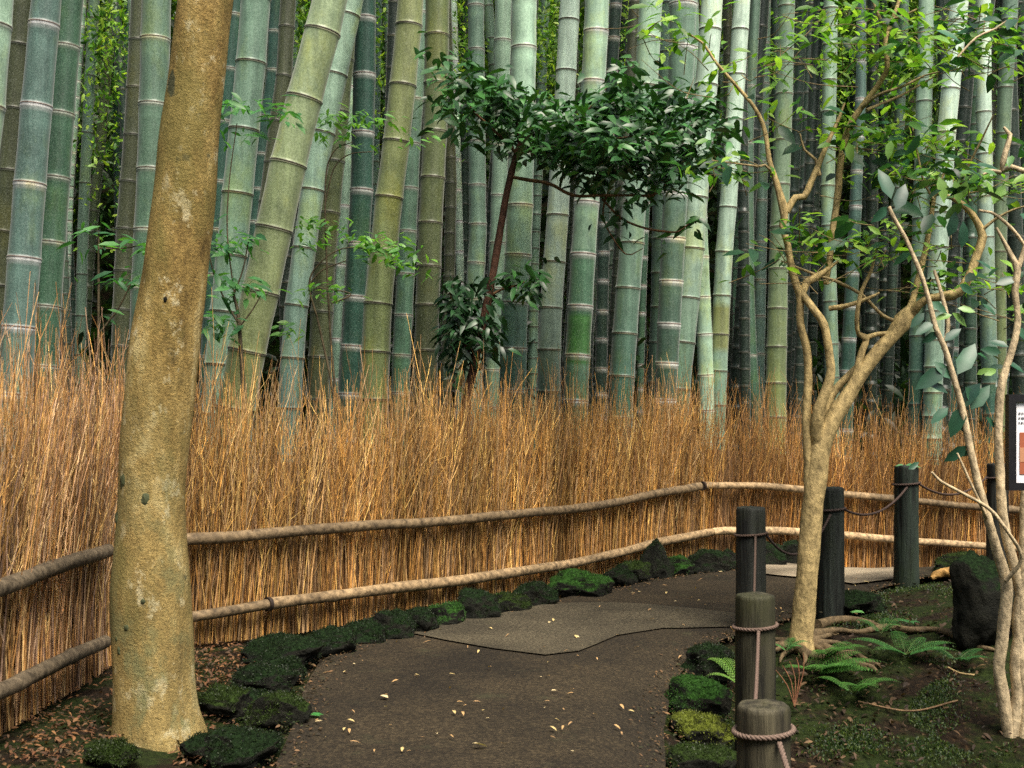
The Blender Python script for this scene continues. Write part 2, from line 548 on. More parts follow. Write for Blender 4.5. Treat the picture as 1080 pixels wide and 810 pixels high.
# ------------------------------------------------------------------ brushwood fence
SEC = [np.array([(-1.12, 1.2), (-1.15, 3.68)]),
       np.array([(-1.15, 3.68), (-0.99, 3.8), (0.94, 6.1)]),
       np.array([(0.94, 6.1), (2.56, 6.8), (5.2, 7.5)])]
TW = [(0.36, 0.175, 0.048), (0.40, 0.20, 0.055), (0.25, 0.125, 0.042), (0.26, 0.160, 0.095), (0.52, 0.32, 0.11), (0.11, 0.055, 0.024), (0.36, 0.23, 0.125)]
def brush(lines, per_m, tone=(1, 1, 1)):
    mb = MB()
    seglen = [np.linalg.norm(b - a) for a, b in zip(lines[:-1], lines[1:])]
    total = sum(seglen)
    n = int(total * per_m)
    def at(s):
        for (a, b), L in zip(zip(lines[:-1], lines[1:]), seglen):
            if s <= L: return a + (b - a) * s / L, (b - a) / L
            s -= L
        return lines[-1], (lines[-1] - lines[-2]) / seglen[-1]
    P0, H, LEAN, OUT, RAD, TAN, NRM, CL = [], [], [], [], [], [], [], []
    for j in range(n):
        s = random.random() * total
        p, tn = at(s)
        nr = np.array([tn[1], -tn[0]])      # towards the path
        lay = random.uniform(-0.035, 0.035)
        q = p + nr * lay
        hump = 0.06 * mnoise.noise(Vector((s * 2.3, 1.1, 0.0))) + 0.05 * mnoise.noise(Vector((s * 7.0, 4.1, 0.0)))
        g = G(q[0], q[1])
        h = random.gauss(0.735, 0.085) + hump
        if random.random() < 0.09: h += random.uniform(0.03, 0.16)
        if random.random() < 0.25: h *= random.uniform(0.4, 0.9)
        P0.append((q[0], q[1], g)); H.append(h)
        CL.append(1 + 0.55 * mnoise.noise(Vector((s * 3.1, 8.8, 0))) + 0.5 * mnoise.noise(Vector((s * 13, 2.8, lay * 20))))
        LEAN.append(random.gauss(0, 0.045) + 0.11 * mnoise.noise(Vector((s * 5.3, 3.3, lay * 30)))); OUT.append(random.gauss(0, 0.014))
        RAD.append(random.uniform(0.0010, 0.0025) * (1.5 if random.random() < 0.06 else 1)); TAN.append(tn); NRM.append(nr)
    P0 = np.array(P0); H = np.array(H); LEAN = np.array(LEAN); OUT = np.array(OUT); RAD = np.array(RAD)
    TAN = np.hstack([np.array(TAN), np.zeros((n, 1))]); NRM = np.hstack([np.array(NRM), np.zeros((n, 1))])
    Z = np.array([0, 0, 1.0])
    def sticks(base, dirs, length, rad, segs, wob, tint, taper=0.35):
        """three-sided twigs, vectorised"""
        m = len(base)
        sid = 3
        pts, rr = [], []
        w1 = np.zeros((m, 3)); cur = base.copy(); dd = dirs.copy()
        for s in range(segs + 1):
            pts.append(cur.copy())
            rr.append(rad * (1 - (1 - taper) * (s / segs) ** 1.3))
            dd = dd + RNG.normal(0, wob * (0.8 + 0.8 * s / segs), (m, 3))
            dd /= np.linalg.norm(dd, axis=1)[:, None]
            cur = cur + dd * (length / segs)[:, None]
        pts = np.stack(pts, 1); rr = np.stack(rr, 1)
        ph = RNG.random(m) * 6.28
        v = []
        for k in range(sid):
            a = ph + k * 2 * np.pi / 3
            v.append(pts + rr[:, :, None] * np.stack([np.cos(a), np.sin(a), 0 * a], -1)[:, None, :])
        v = np.stack(v, 2)          # m, segs+1, sid, 3
        o = np.arange(m)[:, None, None] * ((segs + 1) * sid)
        i = np.arange(segs)[None, :, None] * sid
        k = np.arange(sid)[None, None, :]
        k2 = (k + 1) % sid
        f = np.stack([o + i + k, o + i + k2, o + i + sid + k2, o + i + sid + k], -1).reshape(-1, 4)
        c = np.repeat(tint[:, None, :], (segs + 1) * sid, axis=1).reshape(-1, 3)
        mb.add(v.reshape(-1, 3), f, c)
        return pts
    tc = tints(n, TW, 0.4) * np.array(CL)[:, None] * np.array(tone)
    dirs = Z + TAN * LEAN[:, None] + NRM * OUT[:, None]
    pts = sticks(P0, dirs, H, RAD, 7, 0.042, tc)
    # side twigs in the upper part
    for rep in range(3):
        sel = RNG.random(n) < 0.75
        lvl = RNG.integers(3, 6, n)
        b = pts[np.arange(n), lvl][sel]
        m = sel.sum()
        d2 = Z + TAN[sel] * RNG.normal(0, 0.36, (m, 1)) + NRM[sel] * RNG.normal(0, 0.16, (m, 1))
        d2 /= np.linalg.norm(d2, axis=1)[:, None]
        p2 = sticks(b, d2, RNG.uniform(0.08, 0.26, m) * (0.55 + 0.45 * (H[sel] / 0.8)), RAD[sel] * 0.55, 4, 0.09, tc[sel] * RNG.uniform(1.05, 1.6, (m, 1)) * np.array([1.0, 1.08, 1.0]), 0.4)
    # stray thin shoots rising above the rest
    m = int(total * 34)
    s = RNG.random(m) * total
    bb, tt = [], []
    for q in s:
        p, tn = at(q); bb.append((p[0] + random.uniform(-.02, .02), p[1] + random.uniform(-.02, .02), G(p[0], p[1]) + 0.62)); tt.append((tn[0], tn[1], 0))
    tt = np.array(tt)
    d2 = Z + tt * RNG.normal(0, 0.22, (m, 1))
    d2 /= np.linalg.norm(d2, axis=1)[:, None]
    p3 = sticks(np.array(bb), d2, RNG.uniform(0.15, 0.44, m), RNG.uniform(0.0010, 0.0017, m), 6, 0.06, tints(m, TW, 0.3) * np.array(tone), 0.4)
    for lv in (3, 4):
        d4 = d2 + RNG.normal(0, 0.35, (m, 3)); d4[:, 2] = np.abs(d4[:, 2]); d4 /= np.linalg.norm(d4, axis=1)[:, None]
        sticks(p3[:, lv], d4, RNG.uniform(0.04, 0.12, m), np.full(m, 0.0008), 3, 0.08, tints(m, TW, 0.3), 0.5)
    return mb

def backing(lines):
    mb = MB()
    v = []
    for p in lines:
        for h in (-0.02, 0.55):
            v.append((p[0], p[1], G(p[0], p[1]) + h))
    th = 0.012
    n = len(lines)
    vv = [(x, y + th, z) for x, y, z in v]
    f = []
    for i in range(n - 1):
        a = 2 * i
        f.append((a, a + 2, a + 3, a + 1))
        f.append((a + 2 * n, a + 1 + 2 * n, a + 3 + 2 * n, a + 2 + 2 * n))
        f.append((a + 1, a + 3, a + 3 + 2 * n, a + 1 + 2 * n))
    mb.add(v + vv, f, (0.17, 0.10, 0.05))
    return mb

def on_plane(px, py, lines, off):
    """meets the line of sight with the front face of a fence run"""
    best = None
    for k, (a, b) in enumerate(zip(lines[:-1], lines[1:])):
        t = (b - a) / np.linalg.norm(b - a)
        nr = np.array([t[1], -t[0]])
        if np.dot(nr, -a) < 0: nr = -nr
        a2 = a + nr * off
        rx = (px - 540.0) / F
        den = nr[0] * rx + nr[1]
        d = np.dot(nr, a2) / den
        x, y = rx * d, d
        s = np.dot(np.array([x, y]) - a2, t) / np.linalg.norm(b - a)
        e = 0 if 0 <= s <= 1 else min(abs(s), abs(s - 1))
        if best is None or e < best[0]:
            best = (e, Vector((x, y, CAMZ - (py - HOR) * d / F)))
    return best[1]

def rail(parent, pts, lines, r0, col, name='rail', off=0.062):
    w = [on_plane(px, py, lines, off) for px, py in pts]
    mb = MB()
    rows = [(p.x, p.y, p.z, r0 * random.uniform(0.94, 1.06)) for p in w]
    q = resample(rows, 0.025)
    tc = np.tile(np.array(col), (len(q), 1))
    # knots and paler worn places
    for i in range(len(q)):
        nz = mnoise.noise(Vector((q[i][0] * 5, q[i][1] * 5, r0 * 100)))
        tc[i] *= 1 + 0.45 * nz
        q[i][3] *= 1 + 0.07 * mnoise.noise(Vector((q[i][0] * 11, q[i][1] * 11, 3)))
        q[i][2] += 0.004 * mnoise.noise(Vector((q[i][0] * 4, q[i][1] * 4, 7)))
        if random.random() < 0.02: q[i][3] *= 1.14
    tube(mb, q, 14, smoothit=False, rough=0.03, tint=tc, freq=5)
    return link(name, mb.mesh(name), M_RAIL, parent)

FN = ['near brushwood fence at the left edge, running toward the camera, with two grey rails',
      'long brushwood fence between the big ochre trunk and the bend of the path',
      'far brushwood fence behind the bollards, beyond the bend of the path']
DN = [1250, 1250, 850]
fences = []
GREY = (0.085, 0.066, 0.042); TAN_ = (0.23, 0.16, 0.085); PALE = (0.36, 0.255, 0.14); MID = (0.13, 0.092, 0.050)
TONE = [(1.24, 1.30, 1.50), (1.12, 1.14, 1.06), (0.94, 0.88, 0.77)]
for lines, lb, dn, tone in zip(SEC, FN, DN, TONE):
    e = empty('brushwood_fence', (lines[0][0], lines[0][1], 0), lb, 'fence', 'brushwood fences along the path')
    link('brushwood', brush(lines, dn, tone).mesh('brushwood', False), M_TWIG, e)
    link('backing', backing(lines).mesh('backing', False), M_BACK, e)
    fences.append(e)
rail(fences[0], [(-330, 727), (-200, 685), (0, 620), (52, 600), (114, 581)], SEC[0], 0.0185, GREY)
rail(fences[0], [(-330, 866), (-200, 812), (0, 729), (26, 716), (65, 697), (111, 677)], SEC[0], 0.0185, GREY)
rail(fences[1], [(150, 574), (200, 568.5), (280, 563), (359, 556), (439, 552)], SEC[1], 0.0185, MID)
rail(fences[1], [(432, 552.5), (519, 544.5), (620, 535), (640, 532), (692, 521), (738, 513)], SEC[1], 0.0190, MID)
rail(fences[1], [(150, 661), (200, 651), (240, 644), (284, 637)], SEC[1], 0.0165, MID)
rail(fences[1], [(282, 637), (359, 627), (439, 617.5), (519, 607), (620, 591), (692, 573), (736, 564), (752, 561)], SEC[1], 0.0195, TAN_)
rail(fences[2], [(742, 512), (795, 512.4), (842, 516), (888, 521.5), (920, 524)], SEC[2], 0.0185, TAN_)
rail(fences[2], [(915, 523.5), (941, 526), (973, 529), (1040, 535.4), (1180, 546)], SEC[2], 0.0195, MID)
rail(fences[2], [(752, 561), (764, 559.6), (808, 560), (840, 561), (920, 567), (968, 571), (1017, 574), (1180, 587)], SEC[2], 0.0195, PALE)
# dark wire binding where the poles are joined
def binding(parent, px, py, lines, r):
    c = on_plane(px, py, lines, 0.062); c2 = on_plane(px + 5, py - 0.7, lines, 0.062)
    ax = (c2 - c).normalized()
    mb = MB()
    tube(mb, [(*(c + ax * s), r) for s in (-0.006, -0.002, 0.002, 0.006)], 14, smoothit=False, tint=(0.03, 0.02, 0.015))
    link('binding', mb.mesh('binding'), M_RAIL, parent)
binding(fences[1], 283, 637, SEC[1], 0.0225)
binding(fences[1], 741, 512.5, SEC[1], 0.0225)

# ------------------------------------------------------------------ bamboo
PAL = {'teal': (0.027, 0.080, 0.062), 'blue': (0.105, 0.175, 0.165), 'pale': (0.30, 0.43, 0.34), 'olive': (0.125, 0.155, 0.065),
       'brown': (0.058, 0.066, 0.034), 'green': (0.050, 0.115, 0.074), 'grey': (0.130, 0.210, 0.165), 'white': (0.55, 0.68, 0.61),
       'vivid': (0.035, 0.12, 0.028), 'dim': (0.020, 0.046, 0.034), 'deep': (0.009, 0.021, 0.015), 'straw': (0.185, 0.205, 0.090), 'lean': (0.23, 0.29, 0.18)}  # dim and deep: culm green darkened, grove shade put into the colour
PAL = {k: (c[0] * 0.98, c[1] * 1.02, c[2] * 0.92) for k, c in PAL.items()}
def culm(name, label, pts, w0, w1, nodes, top, bot, ring, depth=None, segcol=None, group='bamboo culms at the front of the grove', topz=7.0):
    """pts: (row, centre column) in the photograph; widths at rows 0 and 400"""
    wm = (w0 + w1) / 2
    d = depth or max(4.25 if pts[-1][1] < 330 else 5.0, min(11.5, F * 0.125 / wm))
    fd = 3.6 if pts[-1][1] < 150 else (3.8 + (pts[-1][1] - 200) * 0.0045 if pts[-1][1] < 740 else 6.7)
    d = max(d, fd + 0.35)
    ys_ = [p[0] for p in pts]; xs_ = [p[1] for p in pts]
    def cx(y):
        if y <= ys_[0]:
            sl = (xs_[1] - xs_[0]) / (ys_[1] - ys_[0])
            return xs_[0] + (y - ys_[0]) * sl * 0.8
        if y >= ys_[-1]:
            sl = (xs_[-1] - xs_[-2]) / (ys_[-1] - ys_[-2])
            return xs_[-1] + (y - ys_[-1]) * sl * 0.6
        return float(np.interp(y, ys_, xs_))
    nodes = sorted(nodes)
    gap = float(np.median(np.diff(nodes))) if len(nodes) > 2 else (wm * 2.1 + 12)
    gap = max(gap, 22.0)
    if len(nodes) == 0: nodes = [random.uniform(0, gap)]
    yb = HOR + CAMZ * F / d + 6
    yt = HOR - (topz - CAMZ) * F / d
    full = []
    for a, b in zip(nodes[:-1], nodes[1:]):        # fill skipped joints
        k = max(1, round((b - a) / gap))
        full += [a + (b - a) * j / k for j in range(k)]
    full.append(nodes[-1])
    g = gap
    while full[-1] + g * 0.88 < yb: full.append(full[-1] + g * 0.88); g = max(g * 0.94, gap * 0.55)
    g = gap
    while full[0] - g > yt: full.insert(0, full[0] - g); g = min(g * 1.02, gap * 1.8)
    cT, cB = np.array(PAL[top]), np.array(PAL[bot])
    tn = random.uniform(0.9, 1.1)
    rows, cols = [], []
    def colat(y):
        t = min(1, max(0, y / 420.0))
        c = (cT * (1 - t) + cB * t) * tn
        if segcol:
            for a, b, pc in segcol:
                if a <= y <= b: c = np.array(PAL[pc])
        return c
    rv = random.uniform(0.6, 1.15)
    k1 = {'white': (0.84, 0.86, 0.80), 'soft': (0.60, 0.64, 0.54), 'dark': (0.34, 0.34, 0.24), 'dim': (0.2, 0.22, 0.17)}[ring]
    lw = {'white': 0.0095, 'soft': 0.007, 'dark': 0.003, 'dim': 0.004}[ring] * F / d
    dk = {'white': (0.22, 0.15, 0.13), 'soft': (0.14, 0.11, 0.08), 'dark': (0.045, 0.030, 0.018), 'dim': (0.04, 0.035, 0.025)}[ring]
    k1 = tuple(min(0.85, a * rv) for a in k1)
    hp = F / d                                        # pixels per metre
    bloom = {'white': 0.4, 'soft': 0.3, 'dark': 0.12, 'dim': 0.1}[ring]
    def rad(y):
        w = w0 + (w1 - w0) * y / 400.0
        if y < 0: w = w0 + (w1 - w0) * y / 400.0 * 0.6
        return max(w * 0.35, w) / 2 / hp
    prev = yt
    order = []
    for nd in full:
        seg0 = prev
        L = nd - seg0
        if L > 3 * lw:
            for q in (0.12, 0.3, 0.5, 0.7, 0.88):
                c = colat(seg0 + L * q)
                sc = random.uniform(0.94, 1.06) if q not in (0.12,) else 1.0
                shape = 1 - 0.035 * math.sin(math.pi * q)
                order.append((seg0 + L * q, shape, c * sc * (1 + (0.18 if q == 0.12 and ring in ('white', 'soft') else 0))))
        c = colat(nd)
        order.append((nd - 0.014 * hp, 1.0, c))
        order.append((nd - 0.007 * hp, 1.015, c * (1 - bloom) + np.array(k1) * bloom * 0.6))
        order.append((nd - 0.0035 * hp, 1.055, np.array(dk)))
        order.append((nd - 0.001 * hp, 1.045, np.array(dk)))
        order.append((nd + 0.0005 * hp, 1.02, np.array(k1)))
        order.append((nd + lw * 0.75, 1.035, np.array(k1) * 0.95))
        order.append((nd + lw * 1.3, 1.005, c * (1 - bloom) + np.array(k1) * bloom))
        order.append((nd + lw * 3.2, 0.99, c * 0.97))
        prev = nd + lw * 3.2
    order.append((yb, 1.02, colat(yb)))
    order.sort(key=lambda o: o[0])
    order = [o for o in order if yt - 60 < o[0]]
    jit = {}
    ph = random.random() * 10
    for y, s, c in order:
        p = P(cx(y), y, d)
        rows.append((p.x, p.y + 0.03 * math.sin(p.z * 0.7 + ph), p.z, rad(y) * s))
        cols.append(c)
    # lowest row reaches into the soil
    gz = G(rows[-1][0], rows[-1][1])
    rows[-1] = (rows[-1][0], rows[-1][1], min(rows[-1][2], gz - 0.03), rows[-1][3])
    mb = MB()
    q = np.array(rows)
    o3 = Vector((q[-1][0], q[-1][1], gz))
    q[:, 0] -= o3.x; q[:, 1] -= o3.y; q[:, 2] -= o3.z
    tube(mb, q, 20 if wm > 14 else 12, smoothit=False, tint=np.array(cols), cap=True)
    o = link(name, mb.mesh(name), M_BAMBOO)
    o.location = o3
    return tag(o, label, 'bamboo', group)

CULMS = [
 ('pale green bamboo cut off by the upper left corner of the photo', [(0, -3), (115, -12), (200, -22)], 40, 40, [30, 115], 'pale', 'grey', 'soft', None, None),
 ('brownish bamboo behind the leftmost blue-green culm, half hidden', [(0, 24), (180, 10), (280, -1)], 26, 28, [48, 115, 180, 244], 'brown', 'brown', 'dim', 5.9, None),
 ('thick blue-green bamboo with bold white rings near the left edge', [(0, 46), (110, 35.5), (193, 28.5), (272, 22.5), (345, 17)], 31, 35, [24, 110, 193, 272, 345], 'blue', 'blue', 'white', None, None),
 ('green bamboo with thin pale rings just right of the white-ringed blue-green one', [(0, 74), (120, 64.5), (257, 55), (325, 50)], 27, 34, [50, 121, 189, 257, 324, 387], 'green', 'green', 'soft', 5.3, None),
 ('very thin pale bamboo stem right of the two leftmost thick green culms', [(0, 90), (200, 76), (300, 72)], 6, 6, [], 'grey', 'pale', 'soft', 8.5, None),
 ('mottled slender bamboo in the leafy bright gap left of the big ochre trunk', [(0, 100), (80, 95), (230, 87), (330, 84)], 11, 12, [20, 80, 140], 'grey', 'grey', 'dim', 9, None),
 ('second mottled slender bamboo in the leafy gap, slightly right and leaning', [(0, 118), (130, 108), (280, 95)], 10, 11, [30, 90], 'olive', 'dim', 'dim', 9.6, None),
 ('dark brown bamboo left of the pale culm that touches the ochre trunk', [(0, 147), (140, 139), (240, 131), (330, 127)], 19, 21, [42, 92, 142, 191, 241], 'brown', 'brown', 'dim', 6.6, None),
 ('pale green bamboo just left of the big ochre trunk, passing behind it', [(0, 163), (108, 160), (180, 158), (300, 152)], 31, 31, [40, 109, 178, 242], 'grey', 'green', 'soft', 5.6, None),
 ('dark teal bamboo just right of the big ochre trunk, mostly hidden', [(0, 250), (290, 226)], 18, 19, [18, 75, 130, 193], 'teal', 'teal', 'soft', 6.9, None),
 ('wide pale green bamboo right of the ochre trunk, before the leaning culm', [(0, 271), (70, 265.5), (140, 258), (210, 250.5), (380, 233)], 31, 34, [68, 138, 205, 270], 'grey', 'grey', 'dark', 5.2, None),
 ('dark teal slim bamboo right behind the wide pale culm near the ochre trunk', [(0, 290), (75, 287), (140, 278), (300, 262)], 14, 15, [32, 73, 122], 'teal', 'teal', 'soft', 7.6, None),
 ('brown slim bamboo left of the big leaning culm at the top', [(0, 303), (80, 299), (130, 292), (260, 276)], 17, 18, [28, 80, 128], 'brown', 'brown', 'dim', 7.0, None),
 ('biggest bamboo, yellowish green, leaning strongly to the right at its top', [(0, 350), (38, 341), (106, 322.5), (175, 305.5), (243, 290.5), (310, 276), (370, 262), (430, 250)], 37, 40, [37, 107, 175, 243, 309, 371], 'lean', 'straw', 'dark', 4.45, None),
 ('pale blue-green bamboo showing behind the lower right of the big leaning culm', [(0, 372), (150, 340), (200, 331), (330, 313), (400, 308)], 25, 25, [202, 263, 323, 378], 'pale', 'blue', 'dark', 5.6, None),
 ('olive brown bamboo just right of the big leaning culm', [(0, 367), (65, 362), (120, 357), (200, 350), (280, 343), (400, 337)], 24, 24, [12, 65, 120, 172, 226, 280, 330], 'olive', 'brown', 'dim', 5.9, None),
 ('narrow pale bamboo squeezed behind the olive brown culm', [(0, 375), (220, 364), (400, 353)], 11, 10, [218, 280, 358, 400], 'pale', 'grey', 'white', 7.6, None),
 ('dark teal bamboo with whitish rings between the leaning culm and the olive one', [(0, 385), (80, 384.5), (200, 381.5), (320, 374), (400, 369)], 24, 24, [21, 80, 141, 201, 257, 313, 365], 'teal', 'teal', 'white', 6.0, None),
 ('narrow blue-grey bamboo right behind the dark teal white-ringed culm', [(0, 399), (200, 395), (400, 388)], 9, 9, [52, 118], 'blue', 'blue', 'dim', 9.5, None),
 ('yellow-olive bamboo with thin dark rings, leaning right, left of the brown one', [(0, 433), (28, 431), (90, 424.5), (148, 418), (207, 410), (320, 398), (400, 394)], 28, 31, [27, 90, 149, 208, 264, 320, 371], 'straw', 'olive', 'dark', 5.3, None),
 ('grey-green bamboo between the yellow-olive culm and the brown one', [(0, 446), (150, 435), (260, 430), (375, 424)], 17, 20, [60, 106, 153, 200, 245, 290, 333, 375], 'grey', 'green', 'soft', 6.8, None),
 ('dark brown bamboo with close dark rings, left of the glossy sapling', [(0, 461), (138, 458.5), (235, 453.5), (370, 449)], 26, 26, [36, 87, 138, 187, 235, 281, 322, 370], 'olive', 'brown', 'dark', 5.9, None),
 ('slender bamboo right behind the brown one, brownish green', [(0, 470), (190, 476), (300, 474), (400, 470)], 12, 12, [194, 220, 247], 'brown', 'brown', 'dim', 8.2, None),
 ('thin pale bamboo with white joints left of the reddish sapling trunk', [(0, 478), (160, 482), (280, 485), (400, 484)], 8, 9, [130, 168, 200, 233, 265, 298, 330], 'white', 'pale', 'white', 9.0, None),
 ('grey-green bamboo right of the thin white-jointed one, behind the sapling leaves', [(0, 502), (140, 503), (250, 504), (300, 501), (420, 498)], 17, 20, [8, 54, 104, 150, 196, 237], 'grey', 'grey', 'soft', 7.4, None),
 ('slim grey bamboo leaning left, between two paler culms at the top centre', [(0, 514), (60, 520), (140, 526), (300, 532)], 11, 10, [40, 96], 'grey', 'dim', 'dim', 9.2, None),
 ('pale grey bamboo directly left of the reddish sapling trunk', [(0, 531), (150, 528), (250, 525), (330, 522), (420, 519)], 18, 17, [43, 98, 153, 206, 256], 'pale', 'grey', 'soft', 7.6, None),
 ('pale-topped, teal-bottomed bamboo crossed by the reddish sapling trunk', [(0, 553), (53, 552.5), (218, 548.5), (270, 546.5), (320, 543), (370, 541.5)], 26, 29, [53, 110, 164, 218, 270, 320, 368, 412], 'pale', 'teal', 'soft', 5.6, None),
 ('narrow grey bamboo between the teal-bottomed culm and the bluish white one', [(0, 575), (280, 563), (400, 562)], 10, 11, [], 'grey', 'grey', 'dim', 9.0, None),
 ('bluish white bamboo with dark rings rising behind the sapling crown', [(0, 601), (95, 596), (230, 588), (325, 581), (369, 579.5)], 21, 25, [24, 77, 128, 178, 228, 277, 325, 369], 'white', 'dim', 'dark', 6.3, None),
 ('bamboo with vivid green lower joints and a broad pale top, centre', [(0, 630), (32, 629), (178, 621.5), (268, 615.5), (375, 609.5), (423, 607)], 26, 27, [32, 85, 130, 172, 213, 268, 323, 375, 423], 'pale', 'green', 'white', 5.7, [(268, 323, 'green'), (324, 375, 'vivid')]),
 ('narrow black-green bamboo with small white joints right of the vivid green one', [(0, 650), (200, 638), (400, 634)], 13, 13, [266, 296, 328, 358, 389], 'dim', 'dim', 'white', 7.6, None),
 ('broad pale bamboo right of the sapling crown centre with dark rings', [(0, 687), (90, 682), (200, 670), (256, 667), (304, 663), (352, 659.5), (420, 655)], 25, 27, [40, 90, 148, 202, 256, 304, 352, 397], 'pale', 'teal', 'dark', 5.9, None),
 ('thin green bamboo with white ticks between two dim culms, right of centre', [(0, 690), (290, 679), (385, 676)], 8, 8, [271, 301, 330, 358, 385], 'green', 'green', 'white', 8.6, None),
 ('dim grey-green bamboo below the right half of the sapling crown', [(0, 705), (200, 698), (324, 696), (400, 693)], 20, 19, [204, 252, 324, 361], 'grey', 'dim', 'dim', 7.2, None),
 ('grey bamboo with a dark cap below its top joint, right of the crown', [(0, 720), (52, 719), (100, 717), (200, 712.5), (300, 708), (400, 703)], 29, 24, [7, 52, 105, 155, 205, 252, 297, 342], 'grey', 'dim', 'white', 6.1, None),
 ('brightest cream bamboo, leaning right, at the right end of the sapling crown', [(0, 751), (32, 749), (90, 745), (208, 734.5), (262, 730.5), (314, 725.5), (400, 716)], 23, 28, [32, 90, 150, 208, 262, 314, 361], 'white', 'green', 'dark', 5.7, None),
 ('pale bamboo foot leaning the other way behind the brightest cream culm', [(0, 728), (200, 736), (280, 739), (353, 742.5), (400, 744)], 15, 17, [272, 314, 353, 396], 'grey', 'pale', 'soft', 6.4, None),
 ('slim white bamboo right of the brightest cream one', [(0, 782), (128, 774), (218, 768), (266, 764), (330, 761), (400, 758)], 18, 19, [33, 80, 127, 173, 219, 266, 312], 'white', 'grey', 'dark', 6.9, [(322, 372, 'straw')]),
 ('narrow dark green bamboo behind the foot of the slim white one', [(0, 790), (280, 774), (420, 771)], 10, 10, [], 'green', 'green', 'dim', 8.6, None),
 ('narrow grey-green bamboo whose foot curves right, between slim white and olive ones', [(0, 798), (140, 790), (300, 790), (390, 793), (430, 797)], 11, 13, [90, 150, 375], 'grey', 'green', 'soft', 8.0, None),
 ('blue-grey bamboo close left of the olive one', [(0, 807), (140, 805), (280, 803), (400, 801)], 11, 13, [211, 255, 295, 333, 373], 'grey', 'blue', 'soft', 8.3, None),
 ('olive green bamboo without bright rings, left of the branching tree stems', [(0, 831), (100, 828), (195, 824), (280, 821), (400, 818)], 17, 22, [52, 99, 148, 195, 240, 284, 326], 'grey', 'olive', 'dark', 6.8, None),
 ('pale bamboo between the branching tree and the olive one', [(0, 876), (80, 875), (200, 873.5), (300, 876), (400, 879)], 15, 15, [10, 48, 85, 118, 156, 196, 238, 278, 318, 363], 'pale', 'grey', 'dark', 7.6, None),
 ('teal bamboo with bright white joints behind the fork of the branching tree', [(0, 908), (100, 907), (180, 902.5), (220, 901), (323, 896), (400, 892)], 10, 16, [26, 66, 106, 145, 182, 219, 254, 289, 324, 358, 392], 'blue', 'teal', 'white', 7.9, None),
 ('pale bamboo behind the knobbly branch of the branching tree', [(0, 976), (109, 973), (250, 969), (356, 967), (420, 966)], 16, 18, [33, 76, 109, 150, 355], 'pale', 'teal', 'dim', 7.2, None),
 ('bright pale bamboo leaning right, right of the knobbly branch', [(0, 1012), (95, 1003), (140, 999), (200, 996), (300, 989), (412, 986)], 19, 20, [23, 67, 94, 140, 185], 'white', 'grey', 'dark', 6.9, None),
 ('slim teal-grey bamboo with white joints just right of the bright pale leaning one', [(0, 1023), (138, 1017), (295, 1008), (403, 1004)], 10, 15, [97, 138, 178, 217, 256, 295, 331, 367, 402], 'grey', 'teal', 'white', 7.7, None),
 ('dim green bamboo between the white-jointed one and the bluish one', [(0, 1033), (290, 1023), (400, 1022)], 12, 14, [], 'green', 'dim', 'dim', 8.2, None),
 ('bluish bamboo left of the olive one at the right edge', [(0, 1037.5), (118, 1039), (295, 1043), (400, 1046)], 16, 17, [24, 73, 118, 162, 207, 250, 294], 'white', 'teal', 'dark', 7.3, None),
 ('olive pale bamboo nearest the right edge at the top', [(0, 1064), (95, 1059), (195, 1055), (300, 1054), (400, 1056)], 16, 14, [23, 58, 94, 142, 185, 228], 'grey', 'olive', 'dark', 7.5, None),
 ('dim bamboo just inside the right edge, above the notice board', [(0, 1088), (200, 1080), (400, 1076)], 12, 13, [40, 90], 'dim', 'dim', 'dim', 8.6, None),
]
for lb, pts, w0, w1, nd, a, b, rg, dp, sg in CULMS:
    culm('bamboo_culm', lb, pts, w0, w1, nd, a, b, rg, dp, sg)
# the deep rows: slim, the grove's shade put into their dark tints, seen in gaps
LBG = 'slim dim bamboo culm deep in the grove, seen through gaps between the nearer culms'
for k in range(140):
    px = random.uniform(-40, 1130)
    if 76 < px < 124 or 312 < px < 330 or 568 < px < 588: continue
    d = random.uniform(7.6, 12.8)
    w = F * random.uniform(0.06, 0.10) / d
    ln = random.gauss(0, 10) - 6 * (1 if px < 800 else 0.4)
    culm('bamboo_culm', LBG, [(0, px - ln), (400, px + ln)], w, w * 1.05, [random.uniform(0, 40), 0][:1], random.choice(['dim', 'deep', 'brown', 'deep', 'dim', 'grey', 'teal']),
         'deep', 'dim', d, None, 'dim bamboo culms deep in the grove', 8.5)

# ------------------------------------------------------------------ canopy and far undergrowth
def leaf_cloud(n, box, size, cols, flat=0.5):
    mb = MB()
    lo, hi = np.array(box[0]), np.array(box[1])
    nc = max(1, n // 26)
    c = lo + RNG.random((nc, 3)) * (hi - lo)
    cc = c[RNG.integers(0, nc, n)] + RNG.normal(0, 0.28, (n, 3))
    d = RNG.normal(0, 1, (n, 3)); d[:, 2] = d[:, 2] * 0.5 - 0.35
    nr = RNG.normal(0, flat, (n, 3)); nr[:, 2] += 1
    L = RNG.uniform(size * 0.7, size * 1.4, n)
    leaves(mb, cc, d, nr, L, L * 0.22, tints(n, cols, 0.3), 0.35, 0.2)
    return mb
mb = leaf_cloud(34000, [(-10, 9.2, 4.2), (11, 19, 8.5)], 0.34, [(0.05, 0.11, 0.02), (0.09, 0.16, 0.03), (0.03, 0.07, 0.015)])
tag(link('bamboo_canopy', mb.mesh('bamboo_canopy'), M_LEAF), 'dense roof of narrow bamboo leaves high over the grove', 'foliage', kind='stuff')
mb = leaf_cloud(20000, [(-12, -14, 0.4), (12, -6.5, 8.0)], 0.5, [(0.05, 0.11, 0.02), (0.03, 0.07, 0.015)])
mbb = leaf_cloud(6000, [(-9, -6, 1.5), (-4.2, 5, 7.0)], 0.45, [(0.05, 0.11, 0.02), (0.03, 0.07, 0.015)])
